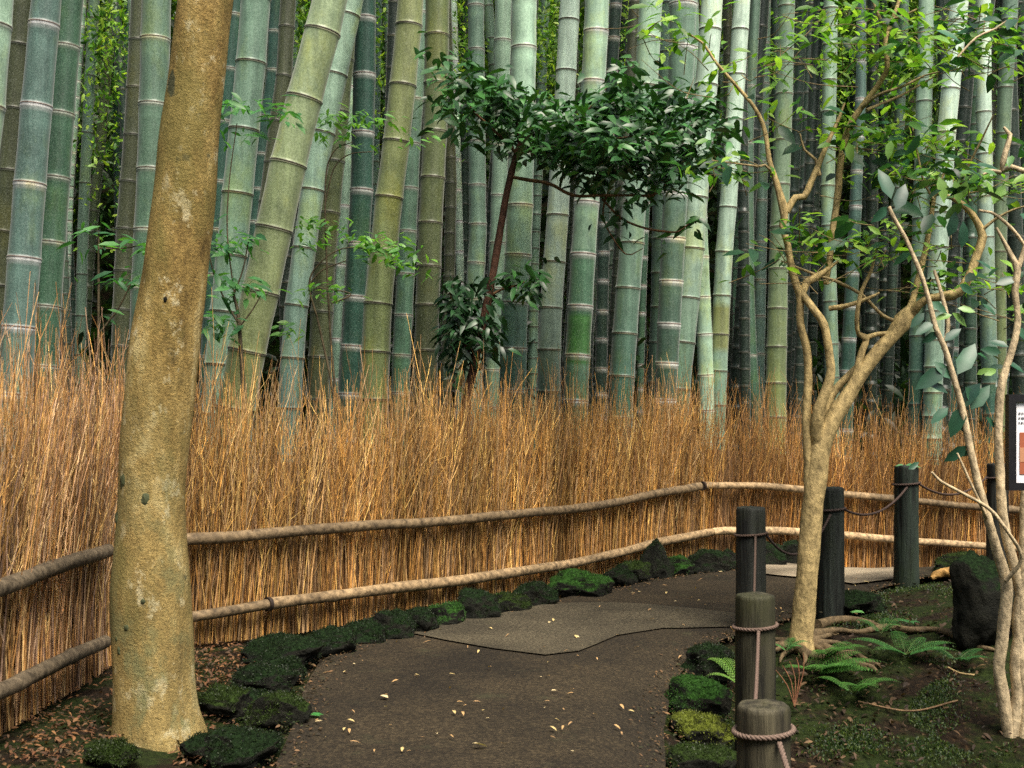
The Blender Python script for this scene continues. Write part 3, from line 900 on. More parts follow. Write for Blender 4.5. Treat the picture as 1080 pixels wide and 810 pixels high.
mb.f += [f + mb.n for f in mbb.f]; mb.fm += mbb.fm; mb.v += mbb.v; mb.c += mbb.c; mb.n += mbb.n
tag(link('grove_foliage', mb.mesh('grove_foliage'), M_LEAF), 'foliage of the grove on the near side of the path', 'foliage', kind='stuff')
mb = leaf_cloud(9000, [(7.5, 2, 0.2), (10.5, 16, 8.0)], 0.5, [(0.03, 0.07, 0.015), (0.05, 0.11, 0.02)])  # unseen leaf walls added at both sides to keep light out of the grove
mbb = leaf_cloud(9000, [(-9.5, 5, 0.2), (-6.5, 16, 8.0)], 0.5, [(0.03, 0.07, 0.015), (0.05, 0.11, 0.02)])
mb.f += [f + mb.n for f in mbb.f]; mb.fm += mbb.fm; mb.v += mbb.v; mb.c += mbb.c; mb.n += mbb.n
tag(link('side_shade_foliage', mb.mesh('side_shade_foliage'), M_LEAF), 'unseen foliage added on both sides to shade the grove', 'foliage', kind='stuff')
def on_hill(n, cols, x0, x1, y0, y1, size, up):
    mb = MB()
    b = []
    for _ in range(n):
        x, y = random.uniform(x0, x1), random.uniform(y0, y1)
        b.append((x, y, G(x, y) + random.random() ** 1.5 * up))
    b = np.array(b)
    d = RNG.normal(0, 1, (n, 3)); nr = RNG.normal(0, 0.7, (n, 3)); nr[:, 2] += 0.8; nr[:, 1] -= 0.6
    L = RNG.uniform(size * 0.6, size * 1.5, n)
    leaves(mb, b, d, nr, L, L * 0.35, tints(n, cols, 0.35), 0.3, 0.2)
    return mb
mb = on_hill(14000, [(0.02, 0.05, 0.015), (0.04, 0.09, 0.02), (0.015, 0.03, 0.012)], -9, 10, 12, 24, 0.30, 1.1)
tag(link('undergrowth', mb.mesh('undergrowth'), M_LEAF), 'dark leafy undergrowth on the slope behind the grove', 'foliage', kind='stuff')
mb = on_hill(9000, [(0.010, 0.028, 0.012), (0.02, 0.05, 0.015), (0.012, 0.022, 0.010)], -4.5, 5.5, 8.2, 11.5, 0.11, 1.3)
tag(link('low_growth', mb.mesh('low_growth'), M_LEAF), 'dark low plants on the floor of the grove', 'foliage', kind='stuff')
# yellow-green leaves in the gaps at the top, sunlight put into their tints
mb = MB()
for (px, py, sx, sy, n) in [(100, 50, 30, 55, 900), (115, 20, 24, 30, 600), (110, 150, 24, 60, 420), (318, 40, 12, 55, 700), (402, 40, 12, 60, 420), (486, 30, 8, 45, 300), (576, 40, 12, 34, 800), (665, 40, 18, 34, 260), (850, 50, 60, 50, 900), (940, 70, 60, 70, 900), (1010, 120, 70, 80, 600), (500, 40, 120, 50, 500), (720, 40, 90, 50, 500)]:
    n = int(n * 1.6); d = RNG.uniform(8.2, 10.5, n)
    x = (px + RNG.normal(0, sx, n) - 540) * d / F; z = CAMZ - (py + RNG.normal(0, sy, n) - HOR) * d / F
    b = np.stack([x, d, z], 1)
    dd = RNG.normal(0, 1, (n, 3)); nr = RNG.normal(0, 0.8, (n, 3)); nr[:, 1] -= 0.5; nr[:, 2] += 0.5
    L = RNG.uniform(0.028, 0.070, n)
    leaves(mb, b, dd, nr, L, L * 0.34, tints(n, [(0.24, 0.46, 0.05), (0.12, 0.30, 0.04), (0.42, 0.60, 0.08), (0.03, 0.10, 0.02), (0.06, 0.17, 0.03)], 0.3), 0.3, 0.2)
tag(link('far_leaves', mb.mesh('far_leaves'), M_LEAF), 'bright yellow-green leaves seen through gaps high between the culms', 'foliage', kind='stuff')

# ------------------------------------------------------------------ big ochre trunk
def tree_px(rows, d, name, mat, parent, sides=28, rough=0.02, step=0.03, tint=(0.3, 0.2, 0.08), dshift=None, freq=9):
    pts = []
    for r in rows:
        y, x, w = r[:3]
        dd = d + (r[3] if len(r) > 3 else 0)
        p = P(x, y, dd)
        pts.append((p.x, p.y, p.z, w / 2 * dd / F))
    mb = MB()
    tube(mb, pts, sides, step, rough, tint, freq=freq)
    return mb
base = hit(166, 770)
big = empty('tree', base, 'big leaning tree with smooth ochre bark in the left foreground', 'tree')
rows = [(800, 170, 108), (775, 168, 99), (755, 166, 91), (730, 164, 87), (700, 162, 85), (660, 160, 83), (620, 159.5, 82), (570, 159, 74), (520, 160.5, 69), (470, 163, 70), (420, 168, 72),
        (370, 174, 73), (340, 177.5, 71), (280, 186, 68), (210, 194, 64), (140, 200.5, 61), (70, 209, 58), (0, 217, 57), (-120, 232, 54), (-300, 250, 50), (-700, 290, 44), (-1100, 330, 30)]
mb = tree_px(rows, base.y, 'trunk', M_TRUNK, big, 56, 0.032, 0.015, freq=6)
link('trunk', mb.mesh('trunk'), M_TRUNK, big)
for pts in [[(192, 750), (206, 764), (222, 772), (236, 778)], [(136, 752), (122, 762), (108, 768), (94, 772)]]:
    mb = MB()
    w_ = []
    for n_, (px, py) in enumerate(pts):
        g_ = hit(px, min(py, 800)); r_ = (0.030, 0.020, 0.012, 0.006)[n_]
        if n_ == 0: g_ = Vector((base.x + (px - 166) * base.y / F, base.y, g_.z + 0.02))
        w_.append((g_.x, g_.y, g_.z - r_ * 0.25, r_))
    w_ = [(a, b, c - 0.022, d) for a, b, c, d in w_]
    tube(mb, w_, 12, 0.02, 0.12)
    link('root', mb.mesh('root'), M_TRUNK, big)

# dark moss patches and a knot hole on the bark
def bark_patch(name, px, py, w, h, mat, tint, seed):
    ys_, xs_, ws_ = [r[0] for r in rows][::-1], [r[1] for r in rows][::-1], [r[2] for r in rows][::-1]
    cxx, ww = np.interp(py, ys_[::-1], xs_[::-1]), np.interp(py, ys_[::-1], ws_[::-1])
    R_ = ww / 2 * base.y / F
    th = math.asin(max(-.95, min(.95, (px - cxx) / (ww / 2))))
    c = P(cxx, py, base.y)
    v, f = [(0, 0)], []
    nn_ = 18
    pts = []
    for ring in (0.0, 0.55, 1.0):
        for k in range(nn_):
            a = k * 2 * math.pi / nn_
            q = ring * (1 + 0.55 * mnoise.noise(Vector((math.cos(a) * 1.6 + seed, math.sin(a) * 1.6, seed * 2))))
            du, dv = math.cos(a) * q * w / 2 * base.y / F, math.sin(a) * q * h / 2 * base.y / F
            t2 = th + du / R_
            rr = R_ * 1.022 + (0.001 if ring < .9 else -0.003)
            pts.append((c.x + math.sin(t2) * rr, c.y - math.cos(t2) * rr, c.z + dv))
    for r_ in range(2):
        for k in range(nn_):
            f.append((r_ * nn_ + k, r_ * nn_ + (k + 1) % nn_, (r_ + 1) * nn_ + (k + 1) % nn_, (r_ + 1) * nn_ + k))
    m3 = MB(); m3.add(pts, f, tint)
    link(name, m3.mesh(name), mat, big)
rows.sort(key=lambda r: r[0])
for k, (px, py, w, h) in enumerate([(137, 506, 11, 19), (164, 524, 10, 18), (128, 545, 7, 16), (163, 628, 6, 7), (146, 655, 8, 9), (137, 680, 7, 14), (134, 668, 5, 9)]):
    bark_patch('moss_patch', px, py, w, h, M_BARK, (0.055, 0.065, 0.03), k + 1.3)
bark_patch('knot', 184, 319, 5, 9, M_STONE, (0.03, 0.012, 0.006), 9.1)

# ------------------------------------------------------------------ stones along the path
def stone_mesh(w, h, dp, seed, ang=0.0, sharp=0.0, tint=(0.05, 0.09, 0.02)):
    import bmesh
    bm = bmesh.new()
    bmesh.ops.create_icosphere(bm, subdivisions=5, radius=1.0)
    rs = Vector((seed * 7.3, seed * 3.1, seed * 1.7))
    rnd = random.Random(seed)
    cuts = [(Vector((rnd.gauss(0, 1), rnd.gauss(0, 1), rnd.gauss(0, 0.7))).normalized(), rnd.uniform(0.62, 0.9)) for _ in range(9)]
    for v in bm.verts:
        p = v.co.copy()
        for nrm, dd in cuts:
            t = p.dot(nrm)
            if t > dd: p -= nrm * (t - dd) * 0.92
        f = 1 + 0.28 * mnoise.noise(p * 1.3 + rs) + 0.09 * mnoise.noise(p * 3.4 + rs) + 0.04 * mnoise.noise(p * 8 + rs) + 0.03 * mnoise.noise(p * 19 + rs)
        p *= f
        if sharp and p.z > 0:
            k = 1 - sharp * p.z
            p.x *= k; p.y *= k; p.z *= 1 + 0.5 * sharp
        p.x *= w / 2; p.y *= dp / 2; p.z *= h / 2
        v.co = p
    me = bpy.data.meshes.new('stone')
    bm.to_mesh(me); bm.free()
    at = me.color_attributes.new('tint', 'FLOAT_COLOR', 'POINT')
    at.data.foreach_set('color', np.tile(np.array([*tint, 1.0], dtype=np.float32), len(me.vertices)))
    me.polygons.foreach_set('use_smooth', np.full(len(me.polygons), True))
    ob = link('stone', me, M_STONE)
    ob.rotation_euler.z = ang
    return ob
DK, MS, BR = (0.007, 0.0155, 0.005), (0.016, 0.028, 0.006), (0.018, 0.052, 0.009)
YG = (0.07, 0.085, 0.012)
GRS = 'mossy stones edging the path'
STONES = [  # centre column, base row, width, height in pixels, tint, sharpness, label
 (262, 752, 46, 28, DK, 0, 'small low stone wedged among the bigger ones right of the ochre trunk'),
 (214, 800, 44, 26, DK, 0, 'small low stone touching the foot of the ochre trunk on its right'),
 (300, 718, 40, 26, DK, 0, 'small dark stone tucked under the wide rounded one at the path corner'),
 (345, 694, 60, 34, DK, 0, 'long flat-topped dark mossy stone under the lower rail joint, the biggest by the path'),
 (296, 702, 74, 34, DK, 0, 'wide rounded dark mossy stone where the path edge turns toward the camera'),
 (278, 732, 56, 34, DK, 0, 'dark mossy stone below the wide rounded one at the left path edge'),
 (290, 768, 60, 42, MS, 0, 'round olive-mossed stone bulging into the path on the left, bearing a yellow leaf'),
 (238, 756, 50, 34, MS, 0, 'mossy stone between the ochre trunk and the round olive-mossed stone'),
 (246, 806, 92, 38, DK, 0, 'broad dark stone at the bottom of the picture right of the ochre trunk'),
 (112, 806, 50, 24, MS, 0, 'mossy stone at the foot of the ochre trunk, on its left side'),
 (382, 682, 46, 30, DK, 0, 'low dark stone right of the long flat-topped one'),
 (412, 676, 46, 38, DK, 0, 'dark stone below the lower rail, second right of the flat-topped one'),
 (443, 671, 38, 34, DK, 0, 'dark stone touching the left tip of the pale path patch'),
 (470, 663, 36, 32, BR, 0, 'small bright green mossy stone at the left end of the pale path patch'),
 (503, 656, 46, 40, DK, 0, 'dark stone directly right of the small bright green one'),
 (537, 649, 36, 30, MS, 0, 'low green-tinged stone in the dark run along the pale patch'),
 (566, 642, 36, 34, DK, 0, 'blackish stone with a fallen leaf on it, left of the long green one'),
 (617, 631, 58, 34, BR, 0, 'long green mossy stone midway along the fence foot'),
 (652, 620, 30, 30, DK, 0, 'small dark stone right of the long green mossy one'),
 (672, 615, 30, 32, MS, 0, 'small mossy stone just left of the pointed black one'),
 (692, 613, 34, 42, DK, 0.55, 'pointed black stone whose tip rises over the lower rail'),
 (716, 609, 28, 26, BR, 0, 'small round green stone right of the pointed black one'),
 (744, 606, 44, 32, DK, 0, 'low brown-black stone at the fence bend left of the bollards'),
 (772, 601, 26, 26, DK, 0, 'dark stone hidden partly by the middle bollard'),
 (812, 600, 34, 34, DK, 0, 'dark stone seen between the middle bollard and the tan tree trunk'),
 (838, 599, 30, 30, DK, 0, 'dark stone directly left of the tan tree trunk, at the fence foot'),
 (898, 596, 30, 18, MS, 0, 'low grey stone right of the second farthest bollard, first in the far row'),
 (925, 595, 26, 17, MS, 0, 'low grey stone between the two far bollards, second in the far row'),
 (978, 594, 34, 18, MS, 0, 'low grey stone right of the tallest bollard in the far row'),
 (1002, 594, 26, 18, MS, 0, 'last low grey stone before the big boulder in the far row'),
 (752, 716, 50, 40, DK, 0, 'dark mossy stone left of the middle bollard at the right path edge'),
 (733, 758, 60, 46, BR, 0, 'mossy stone at the right path edge beside the second bollard'),
 (745, 792, 62, 42, YG, 0, 'yellow-green mossy stone with a pale leaf, left of the nearest bollard'),
 (736, 826, 66, 44, MS, 0, 'lowest stone at the right path edge, cut by the bottom of the photo'),
 (905, 648, 60, 26, DK, 0, 'low dark rock between the two far bollards on the mossy bed'),
 (1018, 606, 44, 26, MS, 0, 'mossy rock behind the big black boulder at the right'),
]
for k, (px, py, w, h, tn, sh, lb) in enumerate(STONES):
    g = hit(px, py)
    s = g.y / F
    o = stone_mesh(w * s * 1.28, h * s * 1.15, w * s * 1.15, k + 3, random.uniform(-0.5, 0.5), sh, tn)
    o.location = (g.x, g.y + w * s * 0.28, G(g.x, g.y) + h * s * 0.26)
    tag(o, lb, 'stone', GRS)
    me_ = o.data
    nv = len(me_.vertices)
    co = np.empty(nv * 3, dtype=np.float32); me_.vertices.foreach_get('co', co); co = co.reshape(-1, 3)
    no = np.empty(nv * 3, dtype=np.float32); me_.vertex_normals.foreach_get('vector', no); no = no.reshape(-1, 3)
    nz = np.array([mnoise.noise(Vector((float(c_[0]) * 22 + k, float(c_[1]) * 22, float(c_[2]) * 22))) for c_ in co])
    ok_ = np.where((no[:, 2] + nz * 1.6 > 0.15))[0]
    m_ = min(len(ok_) * 2, 4200 if py > 680 else 1600)
    if m_ > 20:
        pick = RNG.choice(ok_, m_)
        b3 = co[pick] + RNG.normal(0, .0018, (m_, 3))
        m3 = MB()
        L_ = RNG.uniform(.003, .0062, m_)
        tn_ = np.array(tn)
        leaves(m3, b3, no[pick] + RNG.normal(0, .5, (m_, 3)), RNG.normal(0, 1, (m_, 3)), L_, L_ * .5, tints(m_, [tn_ * 1.3, tn_ * 0.6, tn_ * 2.0 + np.array([.006, .006, 0])], .3), .4, .2)
        ms_ = bpy.data.objects.new('moss', m3.mesh('moss')); COL.objects.link(ms_); ms_.data.materials.append(M_FERN); ms_.parent = o
g = hit(1048, 686)
s = g.y / F
ob = stone_mesh(78 * s, 116 * s, 70 * s, 91, 0.2, 0.0, DK)
ob.name = 'boulder'; ob.location = (g.x, g.y + 0.1, g.z + 40 * s)
tag(ob, 'big black boulder behind the pale stems at the right edge', 'boulder')

# ------------------------------------------------------------------ bollards and ropes
POSTS = [  # column, top row, width px, depth, tint, label
 (805.5, 743, 57, 2.36, (0.042, 0.037, 0.022), 'nearest bollard, grey-green with a rope loop, at the bottom of the photo'),
 (796.5, 627, 42, 3.17, (0.028, 0.026, 0.015), 'second nearest bollard, greenish, between the nearest and a darker one'),
 (792, 535, 31, 4.12, (0.016, 0.018, 0.015), 'dark bollard standing third from the camera, left of the tan tree trunk'),
 (876, 514, 28, 4.45, (0.012, 0.016, 0.013), 'black bollard directly right of the tan tree trunk'),
 (956, 491, 25, 4.85, (0.014, 0.022, 0.016), 'tall black bollard with a green leaf resting on its top'),
 (1052, 489, 22, 5.5, (0.012, 0.013, 0.011), 'farthest bollard, mostly hidden behind the pale stems at right'),
]
pinfo = []
for (cx, ty, w, d, tn, lb) in POSTS:
    top = P(cx, ty, d)
    r = w / 2 * d / F
    gz = G(top.x, top.y)
    e = empty('bollard', (top.x, top.y, gz), lb, 'bollard', 'wooden bollards along the path')
    H = top.z
    mb = MB()
    rr = [(gz - 0.12, 1.04), (gz + 0.02, 1.04), (gz + 0.1, 1.02), ((gz + H) / 2, 1.0), (H - 0.05, 0.985), (H - 0.010, 0.98), (H - 0.003, 0.955), (H, 0.90), (H + 0.0015, 0.45), (H + 0.002, 0.01)]
    q = [(top.x, top.y, z, r * f) for i, (z, f) in enumerate(rr)]
        # denser rows for the worn outline
    rows = [q[0]]
    for a, b in zip(q[:-1], q[1:]):
        n = max(1, int((b[2] - a[2]) / 0.02))
        for j in range(1, n + 1): rows.append(tuple(a[m] + (b[m] - a[m]) * j / n for m in range(4)))
    S = 72
    vs = []
    for (x_, y_, z_, r_) in rows:
        for j in range(S):
            a = j * 2 * math.pi / S
            k_ = r_ * (1 + 0.02 * mnoise.noise(Vector((math.cos(a) * 1.5 + cx, math.sin(a) * 1.5, z_ * 4))) + 0.012 * mnoise.noise(Vector((math.cos(a) * 7 + cx, math.sin(a) * 7, z_ * 2))) - 0.07 * max(0, mnoise.noise(Vector((math.cos(a) * 9 + cx, math.sin(a) * 9, z_ * 1.2))) - 0.22))
            vs.append((top.x + math.cos(a) * k_, top.y + math.sin(a) * k_, z_ + (0.003 * mnoise.noise(Vector((math.cos(a) * 2, math.sin(a) * 2, cx))) if z_ > H - 0.02 else 0)))
    fs = [(i * S + j, i * S + (j + 1) % S, (i + 1) * S + (j + 1) % S, (i + 1) * S + j) for i in range(len(rows) - 1) for j in range(S)]
    mb.add(vs, fs, tn)
    link('post', mb.mesh('post'), M_POST, e)
    pinfo.append((top, r, e))
def rope_strands(mb, path, r, tint, twist=60.0):
    """three strands laid round one another"""
    q = resample([(*p, r) for p in path], 0.004)
    u, w, d = frames(q[:, :3])
    L = np.concatenate([[0], np.cumsum(np.linalg.norm(np.diff(q[:, :3], axis=0), axis=1))])
    for k in range(3):
        a = L * twist * 4 + k * 2 * np.pi / 3
        c = q[:, :3] + (u * np.cos(a)[:, None] + w * np.sin(a)[:, None]) * r * 0.52
        tube(mb, np.hstack([c, np.full((len(c), 1), r * 0.56)]), 6, smoothit=False, tint=tint)
def loop_path(c, r, z, tilt=0.0, turns=1.0):
    return [Vector((c.x + math.cos(t) * r, c.y + math.sin(t) * r, z + tilt * math.cos(t) + 0.0)) for t in np.linspace(0, 2 * math.pi * turns, int(28 * turns))]
RC = [(0.15, 0.105, 0.082), (0.12, 0.082, 0.064), (0.07, 0.047, 0.036), (0.05, 0.035, 0.03), (0.06, 0.04, 0.033)]
TIEY = [770, 660, 563, 537, 510, 503]
RR = [0.0054, 0.0050, 0.0044, 0.0046, 0.0046]
RL = ['pinkish rope hanging from the nearest bollard toward the camera',
      'pinkish rope between the nearest and second nearest bollards',
      'rope between the second nearest bollard and the dark third one',
      'dark rope sagging behind the tan tree trunk between two black bollards',
      'dark rope sagging between the black bollard and the tall leaf-topped one',
      'dark rope running right from the tall leaf-topped bollard']
tz = [CAMZ - (y - HOR) * p[0].y / F for y, p in zip(TIEY, pinfo)]
for i, (p, r, e) in enumerate(pinfo):
    rr_ = RR[min(i, 4)]
    mb = MB()
    pth = loop_path(p, r * 1.0 + rr_ * 0.8, tz[i], 0.004)
    rope_strands(mb, pth, rr_, RC[min(i, 4)])
    link('rope_loop', mb.mesh('rope_loop'), M_ROPE, e)
def span(i, a, b, sag, label, rr_, col):
    mid = [(a + (b - a) * t) - Vector((0, 0, sag * 4 * t * (1 - t))) for t in np.linspace(0, 1, 12)]
    mb = MB()
    rope_strands(mb, mid, rr_, col)
    o = link('rope', mb.mesh('rope'), M_ROPE)
    tag(o, label, 'rope', 'ropes strung between the bollards')
def front(i, side=0.0, dz=0.0):
    p, r, e = pinfo[i]
    return Vector((p.x + side * r, p.y - r * math.sqrt(max(0, 1 - side * side)) - RR[min(i, 4)], tz[i] + dz))
def back(i, side=0.0, dz=0.0):
    p, r, e = pinfo[i]
    return Vector((p.x + side * r, p.y + r * math.sqrt(max(0, 1 - side * side)) + RR[min(i, 4)], tz[i] + dz))
span(0, front(0, 0.35, -0.01), Vector((pinfo[0][0].x + 0.06, 1.5, -0.12)), 0.06, RL[0], 0.0054, RC[0])
span(1, front(1, -0.05, -0.005), back(0, -0.2, 0.0), 0.05, RL[1], 0.0046, RC[1])
span(2, front(2, 0.1, -0.005), back(1, 0.1, 0.0), 0.05, RL[2], 0.0040, RC[2])
span(3, pinfo[2][0] * 1 + Vector((pinfo[2][1] * 1.05, 0.0, tz[2] - pinfo[2][0].z - 0.004)), Vector((pinfo[3][0].x - pinfo[3][1] * 0.3, pinfo[3][0].y - pinfo[3][1] - 0.005, tz[3] - 0.015)), 0.10, RL[3], 0.0046, RC[3])
span(4, Vector((pinfo[3][0].x + pinfo[3][1], pinfo[3][0].y, tz[3])), Vector((pinfo[4][0].x - pinfo[4][1] * 0.3, pinfo[4][0].y - pinfo[4][1] - 0.005, tz[4] - 0.012)), 0.055, RL[4], 0.0046, RC[4])
span(5, Vector((pinfo[4][0].x + pinfo[4][1], pinfo[4][0].y, tz[4])), Vector((pinfo[5][0].x - pinfo[5][1], pinfo[5][0].y, tz[5])), 0.06, RL[5], 0.0046, RC[4])

# ------------------------------------------------------------------ branching tree (tan bark) on the right
TB = [(0.27, 0.20, 0.085)]
tb = hit(846, 682)
DT = tb.y
tree2 = empty('tree', tb, 'slender branching tree with tan bark beside the bollards', 'tree')
def stem(mb, pts, d, tint, sides=10, rough=0.07, step=0.02, freq=20):
    w = []
    for p in pts:
        dd = d + (p[3] if len(p) > 3 else 0)
        q = P(p[0], p[1], dd)
        w.append((q.x, q.y, q.z, p[2] * dd / F))
    return tube(mb, w, sides, step, rough, tint, freq=freq)
mb = MB()
TT = (0.36, 0.27, 0.12)
stem(mb, [(846, 688, 14), (845, 672, 12.5), (848, 645, 12), (852, 600, 11.5), (856, 550, 11), (860, 510, 11), (866, 470, 11), (880, 440, 9.5), (895, 417, 8), (908, 395, 7.2), (925, 372, 7.2), (943, 352, 7.5), (953, 338, 10), (960, 328, 7), (966, 322, 4)], DT, TT, 18, 0.06, 0.02, 12)
o = link('trunk', mb.mesh('trunk'), M_BARK, tree2)
BR2 = [
 [(856, 525, 8), (851, 480, 6.5), (850, 440, 6), (853, 400, 5.5), (851, 370, 5.5), (845, 340, 5), (843, 312, 5), (837, 288, 5), (829, 258, 4.6), (825, 238, 4.6), (829, 222, 5), (818, 190, 4.2), (811, 168, 3.6), (806, 137, 3), (795, 115, 2.7), (775, 90, 2.3), (757, 68, 2), (740, 45, 1.6), (722, 32, 1)],
 [(864, 475, 9), (862, 440, 8, -.03), (876, 400, 6.5, -.04), (875, 375, 5.5, -.04), (870, 342, 5.5, -.04), (858, 325, 5.2, -.03), (846, 308, 5), (852, 298, 5.2), (862, 292, 4.8), (874, 283, 3), (884, 274, 1.6)],
 [(866, 440, 7, .04), (880, 412, 5.5, .05), (898, 393, 5.3, .05), (918, 376, 5.3, .05), (936, 362, 5, .03)],
 [(903, 402, 6.5), (908, 378, 5), (913, 357, 4.6), (905, 352, 3, -.02), (904, 330, 3, -.04), (909, 306, 2.6, -.05), (918, 288, 2.2, -.06), (926, 262, 1.3, -.08)],
 [(912, 357, 4), (925, 352, 3.2), (940, 351, 3), (950, 352, 2.6)],
 [(957, 338, 7), (963, 316, 4.3, .04), (971, 283, 4.2, .08), (977, 258, 3.8, .1), (983, 222, 3.2, .12), (987, 203, 2.2, .14), (1000, 170, 1.4, .16)],
 [(958, 335, 7), (975, 318, 5, -.04), (998, 312, 6.5, -.06), (1012, 307, 6.5, -.06), (1022, 292, 6, -.06), (1030, 270, 5.6, -.06), (1036, 249, 6, -.06), (1030, 232, 4.5, -.06), (1020, 218, 4.2, -.07), (1004, 208, 3, -.08), (985, 202, 1.6, -.1)],
 [(950, 340, 3), (930, 332, 2.4), (908, 312, 2.4), (885, 297, 2.2), (862, 290, 2), (842, 283, 1.6), (824, 275, 1)],
 [(829, 224, 5), (838, 209, 4.6), (848, 208, 4.6), (856, 192, 4.2), (864, 172, 3.8), (874, 152, 3.2), (884, 128, 2.4), (893, 108, 1.3)],
 [(864, 185, 3), (860, 168, 2), (848, 158, 1.6), (843, 142, 1)],
 [(872, 300, 4, .05), (875, 275, 4.2, .06), (878, 248, 4.6, .06), (883, 205, 4.6, .06), (887, 165, 4.6, .06), (895, 134, 4.4, .05), (910, 112, 4, .04), (926, 90, 3.6, .02), (935, 70, 3.4), (934, 46, 3), (940, 26, 2.8), (948, 0, 2.4), (955, -40, 2)],
 [(908, 114, 3), (925, 100, 2, -.05), (950, 92, 1.8, -.08), (975, 80, 1.4, -.1), (990, 74, 0.8, -.12)],
 [(915, 118, 2.4), (935, 108, 2, .05), (955, 98, 1.7, .08), (985, 80, 1, .1)],
 [(934, 28, 2.4), (928, 20, 2.4), (922, 4, 2), (916, -20, 1.6)],
 [(936, 22, 2.2), (950, 16, 1.8, -.04), (968, 10, 1.2, -.06)],
 [(875, 325, 4), (892, 322, 3.4, -.03), (915, 314, 2.6, -.05), (928, 308, 1.6, -.06)],
 [(826, 240, 2.5), (812, 180, 1.8, -.05), (800, 176, 1.6, -.06), (775, 172, 1, -.08), (750, 170, .7, -.1)],
 [(1034, 245, 3, -.06), (1048, 232, 2.2, -.08), (1068, 222, 1.6, -.1), (1090, 214, 1, -.12)],
 [(985, 210, 2, -.06), (975, 190, 1.6, -.04), (965, 160, 1.2), (960, 140, .8)],
 [(1008, 208, 2, -.06), (1020, 180, 1.6, -.1), (1035, 150, 1.4, -.14), (1048, 122, .9, -.18)],
]
for b_ in BR2:
    b_ = [(q[0] + random.gauss(0, .8), q[1] + random.gauss(0, .8), q[2] * 0.80, *q[3:]) for q in b_]
    m2 = MB()
    q = stem(m2, b_, DT, TT if b_[0][2] > 3 else (0.25, 0.19, 0.09), 10 if b_[0][2] > 4 else 6)
    link('limb', m2.mesh('limb'), M_BARK, tree2)
# roots spreading over the bed
def ground_tube(pts, tint, mat, parent, name, lift=0.1, sides=9):
    w = []
    for px, py, r in pts:
        g = hit(px, py)
        rr = r * g.y / F
        w.append((g.x, g.y, g.z + rr * lift, rr))
    m2 = MB()
    tube(m2, w, sides, 0.02, 0.12, tint, freq=18)
    o = link(name, m2.mesh(name), mat, parent)
    return o
RT = (0.11, 0.078, 0.04)
for pts in [[(846, 676, 10), (866, 682, 6), (884, 690, 5), (900, 700, 4), (920, 704, 3), (925, 708, 1.5)],
            [(842, 676, 9), (826, 680, 5), (822, 684, 4)], [(838, 682, 8), (852, 690, 5), (872, 694, 3), (884, 697, 1.5)],
            [(850, 672, 7), (880, 665, 3.5), (905, 667, 3), (935, 662, 4), (960, 665, 4), (985, 664, 3), (1005, 670, 4), (1025, 680, 3.4), (1050, 686, 2)],
            [(862, 660, 6), (880, 655, 5), (905, 655, 4), (930, 662, 3)],
            [(880, 692, 4), (900, 688, 2.5), (915, 698, 3), (928, 702, 2)]]:
    ground_tube(pts, RT, M_BARK, tree2, 'root')
for k in range(12):
    a = -20 + k * 33 + random.uniform(-8, 8)
    if 60 < a < 120: continue
    L_ = random.uniform(35, 70)
    pts = [(846 + math.cos(R(a)) * 4, 677 + math.sin(R(-a)) * 2, 6), (846 + math.cos(R(a)) * L_ * .4, 679 - math.sin(R(a)) * L_ * .1, 3.5), (846 + math.cos(R(a)) * L_ * .7 + random.gauss(0, 4), 681 - math.sin(R(a)) * L_ * .22, 2.4), (846 + math.cos(R(a)) * L_, 684 - math.sin(R(a)) * L_ * .3, 1)]
    ground_tube(pts, RT, M_BARK, tree2, 'root')

def spray(mb, centres, n, ln, wd, cols, spread, up=0.9, jitn=0.5, droop=0.2):
    """leaves around given centres: (px, py, d, weight)"""
    ws = np.array([c[3] for c in centres], float); ws /= ws.sum()
    idx = RNG.choice(len(centres), n, p=ws)
    base_, dirs, nrs = [], [], []
    for i in idx:
        px, py, d, w = centres[i]
        c = P(px, py, d)
        o = np.array([random.gauss(0, spread[0]), random.gauss(0, spread[1]), random.gauss(0, spread[2])])
        base_.append(np.array(c) + o)
        a = random.random() * 6.283
        dirs.append((math.cos(a) + o[0] * 3, math.sin(a) * 0.9, random.gauss(-0.18, 0.3)))
        nrs.append((random.gauss(0, jitn), random.gauss(-0.35, jitn), up))
    L = RNG.uniform(ln[0], ln[1], n)
    leaves(mb, base_, dirs, nrs, L, L * wd, tints(n, cols, 0.25), droop, 0.22)

